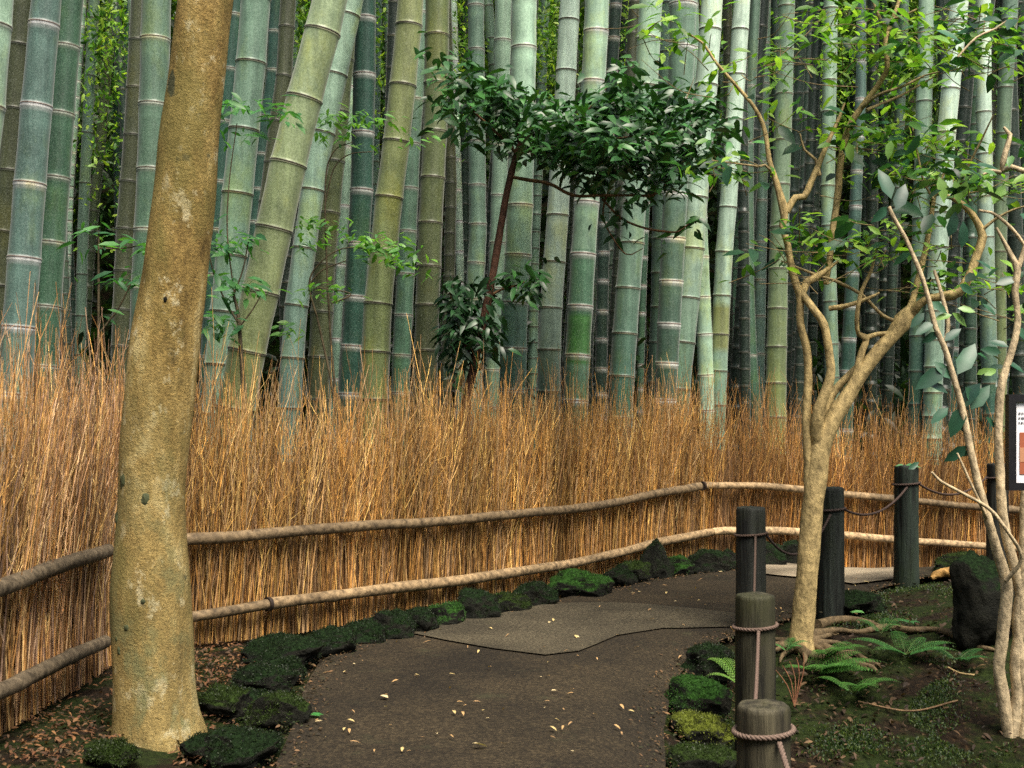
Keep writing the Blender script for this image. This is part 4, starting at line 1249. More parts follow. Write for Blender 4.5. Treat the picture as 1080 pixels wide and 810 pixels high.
# leaves of the branching tree: whorled sprays of thin bright leaves
LG = [(0.09, 0.23, 0.03), (0.14, 0.30, 0.04), (0.26, 0.42, 0.06), (0.05, 0.14, 0.025)]
LD = [(0.02, 0.075, 0.03), (0.03, 0.10, 0.045), (0.015, 0.05, 0.025)]
cen = [(690, 20, DT, 1), (712, 32, DT, 1.4), (735, 45, DT, 1), (760, 82, DT, .8), (752, 170, DT, .6), (770, 175, DT, .8), (790, 180, DT, .8), (800, 60, DT + .1, .5), (825, 55, DT, .8), (812, 80, DT, .8),
       (835, 120, DT, 1.2), (860, 20, DT, 1.6), (880, 10, DT, 2), (905, 8, DT, 2), (870, 60, DT, 1.2), (895, 45, DT, 1.2), (920, 30, DT, 2), (945, 28, DT, 1.6), (925, 60, DT, 1.6), (950, 55, DT, 1.8), (975, 45, DT, 1.8),
       (960, 75, DT, 1.6), (985, 62, DT, 1.4), (1010, 20, DT, 1.2), (1035, 10, DT, 1.4), (1060, 30, DT, 1.4), (1020, 55, DT, 1.2), (1050, 50, DT, 1.2), (1075, 60, DT, 1), (925, 130, DT, 1.6), (950, 150, DT, 2),
       (975, 155, DT, 2), (1000, 150, DT, 1.6), (905, 150, DT, 1.4), (880, 140, DT, 1.0), (940, 180, DT, 1.6), (965, 185, DT, 1.6), (1000, 190, DT, 2.2), (1025, 185, DT, 1.6), (1050, 190, DT, 1.6), (1072, 195, DT, 1.2),
       (850, 235, DT, 1.2), (830, 262, DT, 1), (865, 245, DT, .8), (905, 250, DT, 1), (930, 240, DT, .9), (920, 275, DT, 1.2), (940, 270, DT, 1), (890, 265, DT, .8), (975, 240, DT, .6), (1000, 260, DT, .8), (1010, 290, DT, .8), (815, 285, DT, .5), (970, 300, DT, .8), (1030, 300, DT, .9), (1060, 300, DT, .8), (1075, 330, DT, .6)]
m2 = MB()
spray(m2, cen, 1350, (0.030, 0.070), 0.38, LG, (0.065, 0.12, 0.018), 0.9, 0.42)
spray(m2, [c for c in cen if c[1] > 90 or c[0] > 930], 210, (0.055, 0.095), 0.45, LD, (0.07, 0.12, 0.03), 0.8, 0.5)
link('crown', m2.mesh('crown'), M_LEAF, tree2)
m2 = MB()
for px, py, d, w in cen:          # fine twigs under the sprays
    c = P(px, py, d)
    for _ in range(3):
        e_ = c + Vector((random.gauss(0, .09), random.gauss(0, .1), random.gauss(0, .03)))
        s_ = c + Vector((random.gauss(0, .10), random.gauss(0, .05), -abs(random.gauss(0, .05))))
        m_ = (e_ + s_) / 2 + Vector((0, 0, random.gauss(0, .015)))
        tube(m2, [(*s_, .0018), (*m_, .0014), (*e_, .0007)], 5, 0.02, 0, (0.2, 0.15, 0.07))
link('twigs', m2.mesh('twigs'), M_BARK, tree2)

# ------------------------------------------------------------------ pale-stemmed shrub at the right edge
g = hit(1066, 772)
DS = g.y
shr = empty('shrub', g, 'pale multi-stemmed shrub with large dark leaves at the right edge', 'shrub')
TS = (0.44, 0.35, 0.215)
SB = [
 [(1066, 790, 11), (1064, 770, 9), (1057, 735, 8.5), (1054, 705, 8), (1056, 680, 8), (1062, 640, 8), (1061, 615, 8), (1053, 585, 7), (1043, 552, 6), (1033, 512, 5.5), (1022, 470, 5), (1012, 425, 4.6), (1004, 390, 4.2), (996, 366, 3.8), (988, 345, 3.6), (978, 312, 3.2), (969, 285, 3), (955, 252, 2.8), (944, 232, 2.8), (936, 218, 2.8)],
 [(1068, 775, 9), (1072, 735, 8), (1071, 700, 7.5), (1076, 655, 7), (1076, 628, 7), (1068, 590, 6.5), (1058, 548, 6.5), (1054, 500, 6), (1053, 460, 5.6), (1056, 415, 5.6), (1062, 388, 5), (1070, 360, 4.6), (1074, 335, 4.2), (1070, 305, 4.6), (1072, 285, 5), (1066, 268, 3.5), (1058, 252, 2.4), (1052, 240, 1.6)],
 [(1072, 288, 4), (1080, 262, 3.4), (1088, 230, 3)],
 [(1078, 790, 9), (1082, 740, 8), (1076, 690, 7), (1072, 650, 6.5), (1078, 600, 6), (1082, 540, 6), (1084, 480, 5)],
 [(1060, 612, 3.4, -.02), (1078, 588, 2.6, -.05), (1060, 556, 2.6, -.05), (1043, 536, 2.6, -.04), (1010, 518, 2.2, -.05), (993, 508, 2, -.06), (982, 498, 1.6, -.07)],
 [(1043, 550, 3), (1030, 522, 2, -.04), (1018, 496, 1.8, -.05), (1008, 478, 1.2, -.06)],
 [(996, 368, 3), (1000, 345, 3, .03), (996, 325, 3, .04), (990, 302, 2.6, .05), (986, 285, 2, .06)],
 [(1096, 182, 4), (1080, 180, 3.6), (1066, 176, 3.6), (1056, 180, 4), (1060, 160, 4), (1064, 142, 3.6), (1058, 134, 2)],
 [(1056, 182, 3), (1046, 180, 2.4), (1036, 184, 1.4)],
 [(1032, 222, 2), (1046, 224, 2), (1060, 234, 2.2), (1074, 250, 2.2), (1088, 272, 2.2)],
 [(1010, 60, 1.4, .1), (1030, 40, 1.6, .1), (1050, 30, 1.4, .1), (1062, 22, 1, .1)],
]
for k, b_ in enumerate(SB):
    b_ = [(q[0] + random.gauss(0, .7), q[1], q[2] * 0.78, *q[3:]) for q in b_]
    m2 = MB()
    stem(m2, b_, DS, TS, 12 if b_[0][2] > 4 else 7, 0.08)
    link('stem', m2.mesh('stem'), M_BARK, shr)
m2 = MB()
def big_leaves(mb, spec, d, cols):
    """single leaves: column, row of the base; column, row of the tip"""
    n = len(spec)
    b_ = np.array([tuple(P(s[0], s[1], d)) for s in spec])
    t_ = np.array([tuple(P(s[2], s[3], d + random.uniform(-.02, .02))) for s in spec])
    L = np.linalg.norm(t_ - b_, axis=1)
    nr = np.tile(np.array([0.1, -0.8, 0.5]), (n, 1)) + RNG.normal(0, .25, (n, 3))
    leaves(mb, b_, t_ - b_, nr, L, L * 0.46, tints(n, cols, .2), 0.12, 0.25)
SPEC = [(1016, 428, 1002, 462), (1020, 470, 996, 488), (1010, 395, 1030, 360), (998, 388, 965, 410), (1018, 408, 1034, 432), (1024, 432, 1045, 405), (1034, 404, 1010, 432), (1005, 400, 985, 380), (996, 360, 1014, 345),
        (990, 350, 972, 362), (1000, 415, 972, 398), (940, 210, 928, 176), (945, 222, 956, 192), (936, 218, 920, 235), (1000, 250, 1010, 222), (1014, 262, 1018, 232), (1050, 300, 1075, 292), (1062, 382, 1082, 392), (1056, 372, 1035, 368),
        (1064, 366, 1042, 358), (1070, 345, 1088, 360), (1050, 408, 1066, 392), (1000, 430, 982, 446), (958, 495, 970, 487), (1010, 448, 1020, 458), (975, 330, 960, 345), (982, 318, 1000, 330), (985, 340, 965, 352), (1046, 285, 1030, 272),
        (1028, 470, 1016, 482), (1040, 440, 1052, 452), (1012, 300, 1028, 310), (1036, 320, 1052, 332)]
big_leaves(m2, SPEC, DS, [(0.02, 0.075, 0.04), (0.03, 0.10, 0.05), (0.015, 0.055, 0.035)])
SPEC2 = [(1030, 395, 1044, 388), (1038, 396, 1052, 388), (1004, 332, 985, 336), (1004, 330, 1022, 344), (1010, 325, 1030, 328), (1060, 195, 1048, 215), (1040, 190, 1050, 212), (990, 186, 998, 214), (1006, 190, 1014, 216), (895, 150, 898, 172), (940, 148, 936, 168), (1020, 190, 1012, 210)]
big_leaves(m2, SPEC2, DS, [(0.16, 0.30, 0.06), (0.12, 0.24, 0.05)])
spray(m2, [(1010, 180, DS, 1), (1040, 195, DS, 1), (1060, 210, DS, 1), (1070, 170, DS, 1), (1075, 300, DS, .7), (1000, 210, DS, .7), (1030, 370, DS, .7), (1075, 30, DS, .6), (1060, 60, DS, .6), (985, 40, DS, .4)], 55, (0.045, 0.08), 0.44, LD + [(0.08, 0.18, 0.05)], (0.05, 0.08, 0.03))
link('foliage', m2.mesh('foliage'), M_GLOSS, shr)

# ------------------------------------------------------------------ glossy sapling behind the fence
DG = 5.02
gz = P(491, 500, DG)
sap = empty('sapling', (gz.x, DG, G(gz.x, DG)), 'glossy dark-leaved sapling with a reddish trunk behind the fence, centre', 'tree')
RD = (0.07, 0.032, 0.018)
SG = [
 [(488, 640, 7), (490, 500, 6.5), (492, 430, 6), (500, 385, 5.5), (508, 345, 5.2), (516, 310, 5), (524, 265, 4.6), (531, 222, 4.4), (538, 188, 4), (545, 162, 4), (552, 148, 3), (570, 138, 2)],
 [(500, 390, 4), (490, 360, 3), (480, 330, 2.4), (474, 305, 1.6)],
 [(541, 187, 3), (558, 190, 3, -.03), (580, 194, 3, -.05), (605, 206, 2.8, -.05), (635, 206, 2.4, -.04), (665, 206, 2.2), (688, 206, 2.2), (700, 198, 1.8), (706, 190, 1)],
 [(543, 166, 3), (560, 158, 2.8), (590, 155, 2.6, .05), (625, 150, 2.4, .05), (660, 145, 2.2), (695, 140, 1.8), (730, 132, 1)],
 [(545, 162, 3), (532, 148, 2.6), (515, 132, 2.2), (500, 118, 2), (486, 102, 1.4), (478, 92, .8)],
 [(548, 158, 2.6), (545, 130, 2), (540, 110, 1.6), (530, 95, 1)],
 [(635, 210, 2, .02), (655, 230, 2), (678, 240, 2), (700, 244, 2), (716, 244, 1.4), (730, 232, .9)],
 [(640, 206, 2), (636, 222, 1.6), (640, 240, 1.4), (660, 268, 1.1), (678, 262, .7)],
 [(590, 155, 2.2, .03), (610, 130, 1.8), (625, 110, 1.5), (640, 92, 1)],
 [(516, 312, 2.6), (530, 305, 2), (548, 300, 1.5), (556, 296, 1)],
]
for k, b_ in enumerate(SG):
    b_ = [(q[0], q[1], q[2] * (0.85 if k == 0 else 0.62), *q[3:]) for q in b_]
    m2 = MB()
    stem(m2, b_, DG, RD if k in (0, 1, 5) else (0.13, 0.07, 0.03), 10, 0.1)
    link('trunk' if k == 0 else 'branch', m2.mesh('branch'), M_BARK, sap)
GG = [(0.020, 0.075, 0.018), (0.030, 0.11, 0.025), (0.045, 0.15, 0.03), (0.012, 0.045, 0.014)]
cen = []
for (px, py, w) in [(476, 75, .8), (480, 98, 1.4), (500, 92, 1.6), (520, 95, 1.6), (540, 100, 1.6), (505, 115, 2), (530, 120, 2), (555, 115, 2), (560, 138, 2.2), (585, 140, 2.2), (600, 120, 1.8), (540, 140, 1.8), (600, 150, 2.4), (620, 135, 2.2),
                    (640, 120, 2), (640, 95, 1.6), (655, 80, 1.0), (650, 145, 2.4), (625, 160, 2.4), (665, 110, 2), (680, 130, 2.2), (700, 115, 2), (715, 105, 1.4), (720, 130, 2.0), (740, 125, 1.4), (745, 145, .9), (700, 150, 2.2), (680, 160, 2.2),
                    (655, 175, 2.2), (630, 180, 2), (610, 172, 1.6), (590, 165, 1.4), (705, 175, 1.4), (720, 160, 1.6), (738, 165, .7), (690, 185, 1.2), (715, 190, .8), (575, 125, 1.6), (495, 135, .7), (480, 120, .8), (640, 195, .6)]:
    for _ in range(2):
        cen.append((px + random.gauss(0, 6), py + random.gauss(0, 5), DG + random.gauss(0, .12), w))
m2 = MB()
spray(m2, cen, 2900, (0.050, 0.090), 0.36, GG, (0.05, 0.14, 0.026), 0.85, 0.5, 0.3)
low = [(478, 300, DG, 1.2), (490, 312, DG, 1.6), (476, 325, DG, 1.6), (495, 335, DG, 1.8), (478, 350, DG, 1.6), (500, 355, DG, 1.6), (486, 372, DG, 1.2), (512, 345, DG, 1.4), (520, 320, DG, 1.0), (515, 370, DG, .9), (482, 390, DG, .5), (508, 300, DG, .6)]
spray(m2, low, 420, (0.045, 0.080), 0.36, [(0.008, 0.03, 0.010), (0.012, 0.045, 0.013), (0.02, 0.07, 0.02)], (0.03, 0.08, 0.03), 0.7, 0.5, 0.7)
spray(m2, [(535, 292, DG, 1), (550, 290, DG, 1.4), (565, 296, DG, 1.2), (556, 306, DG, 1), (575, 270, DG, .4), (560, 312, DG, .7)], 70, (0.05, 0.085), 0.34, GG, (0.03, 0.06, 0.015), 0.8, 0.5, 0.4)
spray(m2, [(650, 222, DG, 1), (645, 232, DG, 1), (655, 238, DG, .7), (706, 262, DG, 1), (712, 255, DG, .8), (728, 232, DG, 1), (690, 270, DG, .3), (670, 205, DG, 1)], 44, (0.05, 0.085), 0.34, GG, (0.03, 0.05, 0.03), 0.7, 0.6, 0.5)
link('crown', m2.mesh('crown'), M_GLOSS, sap)

# ------------------------------------------------------------------ slight leafy plants behind the fence on the left
def plant(px, d, label, stems, cents, n, ln, wd, cols, spread):
    q = P(px, 500, d)
    e = empty('young_plant', (q.x, d, G(q.x, d)), label, 'plant', 'young leafy plants behind the fence')
    m3 = MB()
    for b_ in stems: stem(m3, b_, d, (0.07, 0.055, 0.03), 6, 0.05)
    link('stem', m3.mesh('stem'), M_BARK, e)
    m3 = MB()
    spray(m3, [(x, y, d, w) for x, y, w in cents], n, ln, wd, cols, spread, 0.9, 0.4, 0.25)
    link('foliage', m3.mesh('foliage'), M_LEAF, e)
PG = [(0.05, 0.17, 0.05), (0.08, 0.22, 0.06), (0.03, 0.11, 0.04)]
plant(103, 4.1, 'small upright plant with narrow leaves left of the ochre trunk, above the twig tips', [[(108, 640, 2.5), (104, 450, 2), (104, 330, 1.5), (104, 245, 1)], [(106, 350, 1.2), (125, 325, 1), (140, 295, .7)], [(104, 262, 1), (130, 262, .8), (150, 258, .6)]],
      [(100, 245, 1), (85, 238, .8), (115, 252, .8), (95, 258, .6), (140, 260, 1), (150, 262, .8), (125, 292, 1.1), (135, 298, 1.2), (145, 285, .8), (112, 330, .3)], 62, (0.04, 0.08), 0.3, PG, (0.035, 0.04, 0.01))
plant(262, 4.12, 'leafy seedling just right of the ochre trunk, before the leaning culm', [[(262, 640, 3), (258, 450, 2.5), (252, 340, 2), (246, 310, 1.5)], [(251, 340, 1.2), (238, 318, .9), (226, 290, .8), (219, 262, .6)], [(252, 345, 1.1), (264, 330, .8), (275, 312, .6)], [(246, 312, 1), (256, 285, .8), (262, 255, .7)], [(250, 330, .9), (240, 250, .8), (242, 190, .7), (250, 130, .5)]],
      [(222, 262, 1.4), (240, 252, 1.2), (262, 250, 1), (228, 290, 1), (252, 300, 1.4), (240, 312, 1.2), (268, 300, .8), (226, 335, 1.4), (240, 345, 1.2), (216, 342, .8), (252, 262, .9), (232, 240, .7), (228, 125, .8), (244, 112, 1), (262, 108, .8), (240, 142, 1), (262, 138, .8), (285, 112, 1), (296, 122, .7)], 250, (0.035, 0.075), 0.32, PG, (0.035, 0.06, 0.012))
plant(372, 4.72, 'wispy maple-leaved plant spreading before the teal culm and the olive ones', [[(366, 640, 2), (356, 450, 1.5), (338, 350, 1.2), (326, 300, 1), (340, 275, .8), (362, 262, .7), (385, 262, .5)], [(356, 440, 1.5), (347, 330, 1.1), (343, 200, .9), (352, 160, .7), (372, 150, .5)], [(343, 215, .8), (352, 178, .7), (368, 163, .6), (392, 160, .5)], [(326, 300, .9), (340, 285, .8), (365, 275, .6)], [(350, 320, 1), (370, 310, .9), (330, 302, .6)]],
      [(340, 128, 1), (360, 122, 1.4), (380, 128, 1.2), (400, 125, 1), (350, 145, 1), (375, 150, 1), (335, 235, 1.2), (355, 240, 1), (385, 252, 1.6), (400, 258, 1.8), (410, 262, 1.2), (420, 260, .8), (345, 258, .9), (330, 252, .7), (440, 284, .6), (400, 272, .8), (425, 275, .8), (345, 308, 1), (335, 315, .8), (352, 302, .6), (430, 140, .5), (442, 150, .4), (310, 350, .7), (300, 345, .5)], 460, (0.025, 0.055), 0.38, [(0.10, 0.25, 0.05), (0.14, 0.30, 0.05), (0.06, 0.17, 0.05)], (0.05, 0.06, 0.014))

# ------------------------------------------------------------------ ferns
def fern(px, py, label, fr, cols, scale=1.0):
    g = hit(px, py)
    e = empty('fern', g, label, 'fern', 'ferns on the right bed')
    for (ang, L, arch) in fr:
        m3 = MB()
        L *= scale
        dx, dy = math.cos(R(ang)), math.sin(R(ang))
        pts = []
        for t in np.linspace(0, 1, 22):
            h = arch * L * (math.sin(t * 2.2)) * 0.8
            pts.append((g.x + dx * L * t, g.y + dy * L * t, g.z + 0.01 + h, 0.0014 * (1 - 0.7 * t)))
        pts = np.array(pts)
        tube(m3, pts, 5, smoothit=False, tint=(0.06, 0.09, 0.02))
        tn = np.gradient(pts[:, :3], axis=0); tn /= np.linalg.norm(tn, axis=1)[:, None]
        side = np.cross(tn, np.array([0, 0, 1.0])); side /= np.linalg.norm(side, axis=1)[:, None]
        bs, ds, ns, Ls = [], [], [], []
        for i in range(3, 22):
            t = i / 21
            pl = L * 0.24 * math.sin(math.pi * min(1, 0.25 + t * 0.78)) + 0.004
            for s in (-1, 1):
                for sub in range(4):         # leaflets cut along each pinna
                    st = sub / 4
                    dd = side[i] * s + tn[i] * 0.35
                    dd /= np.linalg.norm(dd)
                    b0 = pts[i, :3] + dd * pl * st + np.array([0, 0, -0.15 * pl * st])
                    for s2 in (-1, 1):
                        bs.append(b0); ds.append(dd * 0.9 + tn[i] * 0.75 * s2 + np.array([0, 0, -.1])); ns.append((0, 0, 1)); Ls.append(pl * 0.34 * (1 - 0.55 * st))
                bs.append(pts[i, :3]); ds.append(dd); ns.append((0, 0, 1)); Ls.append(pl)
        n = len(bs)
        wds = np.array([l * (0.09 if k % 9 == 8 else 0.30) for k, l in enumerate(Ls)])
        leaves(m3, bs, ds, ns, np.array(Ls), wds, tints(n, cols, .2), 0.2, 0.1)
        link('frond', m3.mesh('frond'), M_FERN, e)
FC = [(0.06, 0.17, 0.03), (0.085, 0.22, 0.04), (0.04, 0.12, 0.025)]
fern(858, 712, 'large green fern arching right in front of the tan trunk', [(-20, .17, .3), (-55, .16, .32), (-95, .12, .35), (15, .14, .4), (-150, .10, .3), (60, .10, .5), (-38, .17, .2)], FC, 1.25)
fern(955, 694, 'dim green fern right of the roots, behind the larger one', [(0, .14, .35), (-40, .15, .3), (170, .16, .35), (-150, .13, .3), (90, .11, .6), (45, .12, .4)], [(0.035, 0.12, 0.03), (0.05, 0.16, 0.035)], 1.1)
fern(1010, 700, 'small dim fern close to the pale stems', [(20, .10, .4), (150, .11, .4), (-90, .09, .3), (-40, .1, .3)], [(0.025, 0.09, 0.025), (0.035, 0.12, 0.03)])
fern(868, 700, 'fine fern draping in front of the exposed roots', [(-50, .13, .55), (-80, .15, .5), (-20, .14, .5), (20, .11, .6), (-110, .12, .5)], FC)
fern(782, 728, 'yellow-green fern peeking out left of the second bollard', [(150, .12, .8), (190, .11, .5), (120, .10, .9)], [(0.16, 0.30, 0.05), (0.12, 0.24, 0.05)])
fern(830, 690, 'little bright fern between the second bollard and the tan trunk', [(0, .07, .6), (60, .07, .6), (-60, .07, .5), (170, .06, .5)], [(0.05, 0.18, 0.05), (0.08, 0.24, 0.06)])

fern(900, 735, 'broad green fern low on the bed between the large fern and the pale stems', [(-70, .12, .5), (-20, .13, .5), (20, .10, .5), (-120, .12, .5), (160, .11, .5)], FC)
fern(930, 672, 'small fern at the middle of the long exposed root', [(10, .09, .7), (60, .08, .7), (-60, .09, .6), (150, .09, .6)], [(0.035, 0.12, 0.03), (0.05, 0.16, 0.035)])

# ------------------------------------------------------------------ notice board at the right edge
bd = 3.05
def boxmesh(mb, x0, x1, y0, y1, z0, z1, tint):
    v = [(x, y, z) for x in (x0, x1) for y in (y0, y1) for z in (z0, z1)]
    mb.add(v, [(0, 1, 3, 2), (4, 6, 7, 5), (0, 4, 5, 1), (2, 3, 7, 6), (0, 2, 6, 4), (1, 5, 7, 3)], tint)
c0 = P(1062, 517, bd); c1 = P(1062, 416, bd)
X0, Z0, Z1 = c0.x, c0.z, c1.z
Wd = 0.34
gz = G(X0 + Wd / 2, bd + 0.02)
sg = empty('notice_board', (X0 + Wd / 2, bd, gz), 'black framed notice board with a white printed sheet, at the right edge', 'sign')
k_ = bd / F
m3 = MB()
fr = 8 * k_
boxmesh(m3, X0, X0 + fr, bd - .012, bd + .012, Z0, Z1, (0.010, 0.010, 0.012))
boxmesh(m3, X0 + Wd - fr, X0 + Wd, bd - .012, bd + .012, Z0, Z1, (0.010, 0.010, 0.012))
boxmesh(m3, X0 + fr, X0 + Wd - fr, bd - .0115, bd + .0115, Z1 - fr, Z1, (0.010, 0.010, 0.012))
boxmesh(m3, X0 + fr, X0 + Wd - fr, bd - .0115, bd + .0115, Z0, Z0 + fr, (0.010, 0.010, 0.012))
link('frame', m3.mesh('frame', False), M_BLACK, sg)
m3 = MB(); boxmesh(m3, X0 + fr, X0 + Wd - fr, bd - .004, bd + .006, Z0 + fr, Z1 - fr, (0.85, 0.85, 0.88))
link('sheet', m3.mesh('sheet', False), M_PAPER, sg)
m3 = MB(); boxmesh(m3, X0 + fr + 4.5 * k_, X0 + Wd * .62, bd - .006, bd - .0045, CAMZ - (500 - HOR) * k_, CAMZ - (456 - HOR) * k_, (0.33, 0.10, 0.05))
boxmesh(m3, X0 + fr + 4.5 * k_, X0 + Wd * .62, bd - .0066, bd - .0062, CAMZ - (487 - HOR) * k_, CAMZ - (472 - HOR) * k_, (0.45, 0.22, 0.12))
link('printed_picture', m3.mesh('printed_picture', False), M_PAPER, sg)
m3 = MB()
for r_ in range(3):
    x = X0 + fr + 3.5 * k_
    while x < X0 + Wd * .8:
        w_ = random.uniform(1.2, 3.4) * k_
        boxmesh(m3, x, x + w_, bd - .0056, bd - .0046, CAMZ - (437 - HOR + r_ * 5) * k_, CAMZ - (435 - HOR + r_ * 5) * k_, (0.12, 0.12, 0.14))
        x += w_ + 1.2 * k_
link('text_line', m3.mesh('text_line', False), M_PAPER, sg)
m3 = MB()
for xx in (X0 + 0.11, X0 + Wd - 0.05):
    boxmesh(m3, xx, xx + 0.024, bd + .0125, bd + .035, gz - .05, Z0 + .05, (0.012, 0.011, 0.010))
link('leg', m3.mesh('leg', False), M_BLACK, sg)

# ------------------------------------------------------------------ fallen leaves, litter, small things
def one_leaf(name, L, wd, tint, curl):
    m3 = MB()
    leaves(m3, [(0, 0, 0)], [(1, 0, 0)], [(0, 0, 1)], [L], [L * wd], [tint], curl, 0.3)
    v = m3.v[0]; v[:, 0] -= L / 2; v[:, 2] -= v[:, 2].min() - 0.001
    me = m3.mesh(name); me.materials.append(M_DRY)
    return me
LM = [one_leaf('fallen_leaf', 0.034, .42, (0.50, 0.38, 0.16), .2), one_leaf('fallen_leaf', 0.028, .36, (0.42, 0.26, 0.11), .35), one_leaf('fallen_leaf', 0.024, .5, (0.60, 0.48, 0.26), .1), one_leaf('fallen_leaf', 0.036, .25, (0.36, 0.22, 0.10), .3)]
FL = 'small yellowish fallen leaf lying loose on the path'
def scatter_leaf(px, py, label, k, sc=1.0, lift=0.020):
    g = hit(px, py)
    o = bpy.data.objects.new('fallen_leaf', LM[k]); COL.objects.link(o)
    o.location = (g.x, g.y, g.z + lift); o.scale = (sc, sc, sc)
    o.rotation_euler = (random.gauss(0, .12), random.gauss(0, .12), random.uniform(0, 6.28))
    tag(o, label, 'leaf', 'fallen leaves on the path')
scatter_leaf(506, 797, 'largest pale fallen leaf, at the bottom middle of the path', 2, 1.5)
scatter_leaf(405, 744, 'pale yellow fallen leaf right of the round olive-mossed stone', 2, 1.2)
lp, rp = np.array(left_px, float), np.array(right_px, float)
cnt = 0
while cnt < 120:
    py = random.uniform(612, 808) if random.random() < .85 else random.uniform(604, 640)
    lx = np.interp(-py, -lp[:, 1], lp[:, 0]); rx = np.interp(-py, -rp[:, 1], rp[:, 0])
    px = random.uniform(lx + 12, rx - 6)
    scatter_leaf(px, py, FL, random.choice([0, 1, 1, 2, 3, 3]), random.uniform(.32, .8)); cnt += 1
def litter(n, region, size, cols, label):
    bs, ds, ns = [], [], []
    for _ in range(n):
        a = random.choice(region)
        px, py = random.uniform(a[0], a[1]), random.uniform(a[2], a[3])
        g = hit(px, py)
        bs.append((g.x, g.y, g.z + random.uniform(-0.008, .014)))
        t = random.random() * 6.28
        ds.append((math.cos(t), math.sin(t), random.gauss(0, .25))); ns.append((random.gauss(0, .35), random.gauss(0, .35), 1))
    m3 = MB()
    L = RNG.uniform(size * .5, size * 1.4, n)
    leaves(m3, bs, ds, ns, L, L * RNG.uniform(.25, .5, n), tints(n, cols, .35), .3, .25)
    o = link('leaf_litter', m3.mesh('leaf_litter'), M_DRY)
    tag(o, label, 'leaf litter', kind='stuff')
LC = [(0.14, 0.065, 0.025), (0.06, 0.03, 0.015), (0.20, 0.10, 0.04), (0.03, 0.018, 0.01), (0.10, 0.04, 0.018), (0.04,0.03,0.015)]
litter(2600, [(190, 280, 668, 740), (195, 262, 680, 725), (20, 125, 700, 808), (0, 130, 740, 806), (185, 250, 740, 806)], 0.015, LC, 'brown leaf litter under the fence around the ochre trunk')
litter(1500, [(830, 1080, 700, 809), (840, 1060, 640, 720), (820, 960, 690, 809), (760, 800, 690, 760), (900, 1040, 596, 660)], 0.020, [(0.05, 0.028, 0.014), (0.03, 0.017, 0.009), (0.10, 0.06, 0.028), (0.018, 0.013, 0.008)], 'dark brown leaf litter on the bed right of the bollards')
def edge_litter(n, cols, size, label):
    bs, ds, ns = [], [], []
    for _ in range(n):
        C_ = Ld if random.random() < .6 else Rd
        k = random.randrange(28, len(C_) - 30)
        sgn = 1 if C_ is Ld else -1
        o_ = random.gauss(0.01, 0.035)
        x, y = C_[k][0] + sgn * o_ + random.gauss(0, .01), C_[k][1] + random.gauss(0, .02)
        bs.append((x, y, G(x, y) + 0.015 + abs(random.gauss(0, .003))))
        t = random.random() * 6.28
        ds.append((math.cos(t), math.sin(t), random.gauss(0, .2))); ns.append((random.gauss(0, .3), random.gauss(0, .3), 1))
    m3 = MB()
    L = RNG.uniform(size * .4, size * 1.5, n)
    leaves(m3, bs, ds, ns, L, L * RNG.uniform(.25, .6, n), tints(n, cols, .35), .3, .25)
    tag(link('leaf_litter', m3.mesh('leaf_litter'), M_DRY), label, 'leaf litter', kind='stuff')
edge_litter(3800, [(0.05, 0.03, 0.015), (0.09, 0.05, 0.022), (0.03, 0.035, 0.012), (0.16, 0.09, 0.04), (0.02, 0.015, 0.008)], 0.011, 'crumbs of soil and leaf bits gathered along both edges of the path')
# moss tufts on the right bed
def moss(n, region, label, cols):
    bs, ds, ns = [], [], []
    for _ in range(n):
        a = random.choice(region)
        px, py = random.gauss((a[0] + a[1]) / 2, (a[1] - a[0]) / 4), random.gauss((a[2] + a[3]) / 2, (a[3] - a[2]) / 4)
        g = hit(px, min(py, 825))
        if mnoise.noise(Vector((g.x * 5, g.y * 5, 9))) < -0.08: continue
        bs.append((g.x, g.y, g.z - .002))
        ds.append((random.gauss(0, .6), random.gauss(0, .6), 1)); ns.append((random.gauss(0, 1), -1, .2))
    n = len(bs)
    m3 = MB()
    L = RNG.uniform(.004, .011, n)
    leaves(m3, bs, ds, ns, L, L * .45, tints(n, cols, .3), .4, .2)
    o = link('moss', m3.mesh('moss'), M_FERN); tag(o, label, 'moss', kind='stuff')
moss(16000, [(820, 1080, 640, 800), (700, 800, 690, 808), (900, 1010, 615, 645), (930, 1030, 600, 640), (880, 960, 640, 665), (960, 1010, 690, 760), (860, 940, 760, 806), (950, 1060, 760, 808), (880, 1000, 725, 780)], 'low green moss growing over the right bed', [(0.015, 0.038, 0.006), (0.045, 0.070, 0.008), (0.008, 0.02, 0.004)])

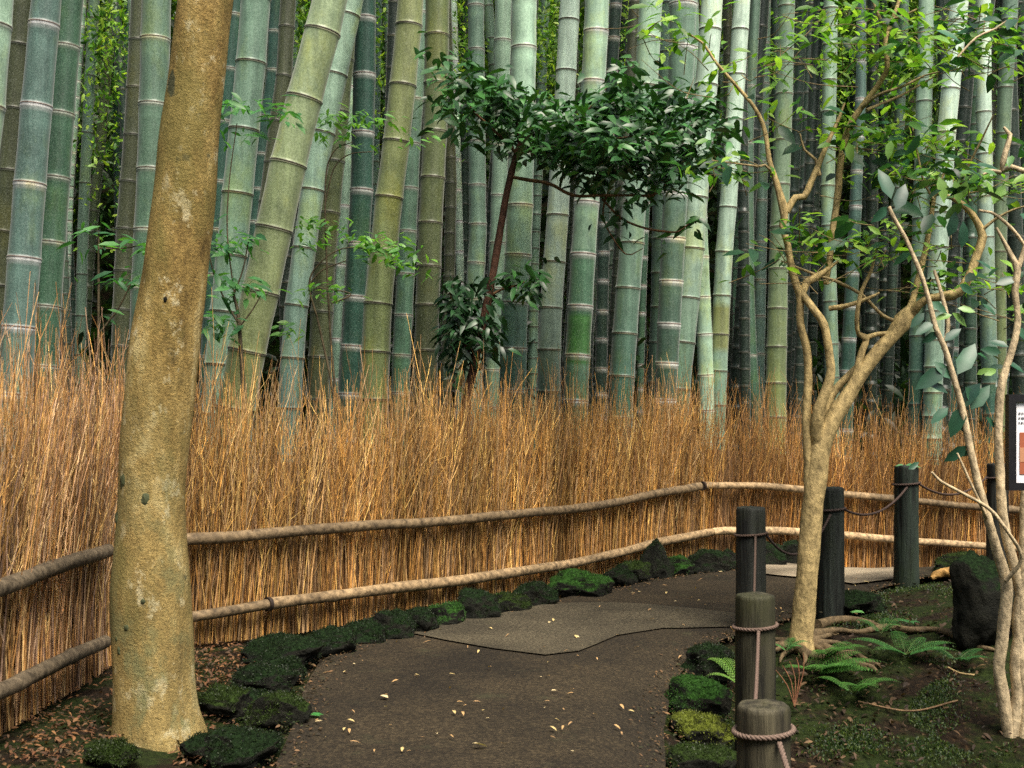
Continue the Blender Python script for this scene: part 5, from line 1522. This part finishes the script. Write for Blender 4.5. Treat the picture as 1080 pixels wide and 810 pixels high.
# broken pale wood on the mound, small bright seedlings
g = hit(998, 611)
m3 = MB()
tube(m3, [(g.x - .06, g.y, g.z + .005, .008), (g.x - .02, g.y + .01, g.z + .025, .017), (g.x + .05, g.y + .02, g.z + .03, .014), (g.x + .12, g.y + .05, g.z + .045, .008)], 12, .008, .5, (0.30, 0.17, 0.05), freq=45)
tag(link('rotten_wood', m3.mesh('rotten_wood'), M_BARK), 'broken pale orange piece of rotten wood on the mossy mound', 'wood')
def seedling(px, py, label, n, cols, L=0.04):
    g = hit(px, py)
    m3 = MB()
    bs = [(g.x, g.y, g.z + .018)] * n
    an = [random.random() * 6.28 for _ in range(n)]
    leaves(m3, bs, [(math.cos(a), math.sin(a), .35) for a in an], [(0, -.2, 1)] * n, np.full(n, L), np.full(n, L * .4), tints(n, cols, .2), .3, .2)
    tag(link('seedling', m3.mesh('seedling'), M_LEAF), label, 'plant', 'small seedlings on the ground')
seedling(326, 762, 'tiny green weed growing at the left path edge by a round mossy stone', 5, [(0.06, 0.25, 0.06)], .035)
seedling(912, 652, 'pale green seedling on the moss between the two far bollards', 4, [(0.14, 0.33, 0.10)], .05)
seedling(958, 662, 'dim seedling on the moss below the tall leaf-topped bollard', 4, [(0.05, 0.16, 0.05)], .04)
m3 = MB()
b_ = P(954, 491, 4.84); t_ = P(970, 486, 4.80)
leaves(m3, [b_, b_], [(t_ - b_), (-.03, -.01, .012)], [(0, -.5, 1)] * 2, [0.06, .035], [.024, .015], [(0.12, 0.3, 0.12)] * 2, .5, .2)
tag(link('leaf', m3.mesh('leaf'), M_LEAF), 'green curled leaf lying on top of the tall black bollard', 'leaf')
# fallen twigs on the right bed
TWL = ['thin bare twig lying across the bed below the large fern', 'short pale twig beside the dim fern right of the roots', 'reddish dead stalk leaning by the second bollard']
for (a, b, c, col, lb) in [((905, 742), (960, 752), (1010, 741), (0.16, 0.10, 0.05), TWL[0]), ((1000, 706), (1012, 712), (1028, 714), (0.3, 0.22, 0.1), TWL[1])]:
    w = [hit(*q) for q in (a, b, c)]
    m3 = MB(); tube(m3, [(p.x, p.y, p.z + .006, .0028) for p in w], 6, .02, .1, col)
    tag(link('twig', m3.mesh('twig'), M_BARK), lb, 'twig')
g = hit(838, 745)
m3 = MB()
for k in range(5):
    tube(m3, [(g.x, g.y, g.z, .002), (g.x - .02 + .012 * k, g.y + .01, g.z + .06 + .01 * k, .0017), (g.x - .05 + .02 * k, g.y + .02, g.z + .10 + .012 * k, .001)], 5, .02, .1, (0.16, 0.07, 0.035))
tag(link('dead_stalks', m3.mesh('dead_stalks'), M_BARK), TWL[2], 'twig')
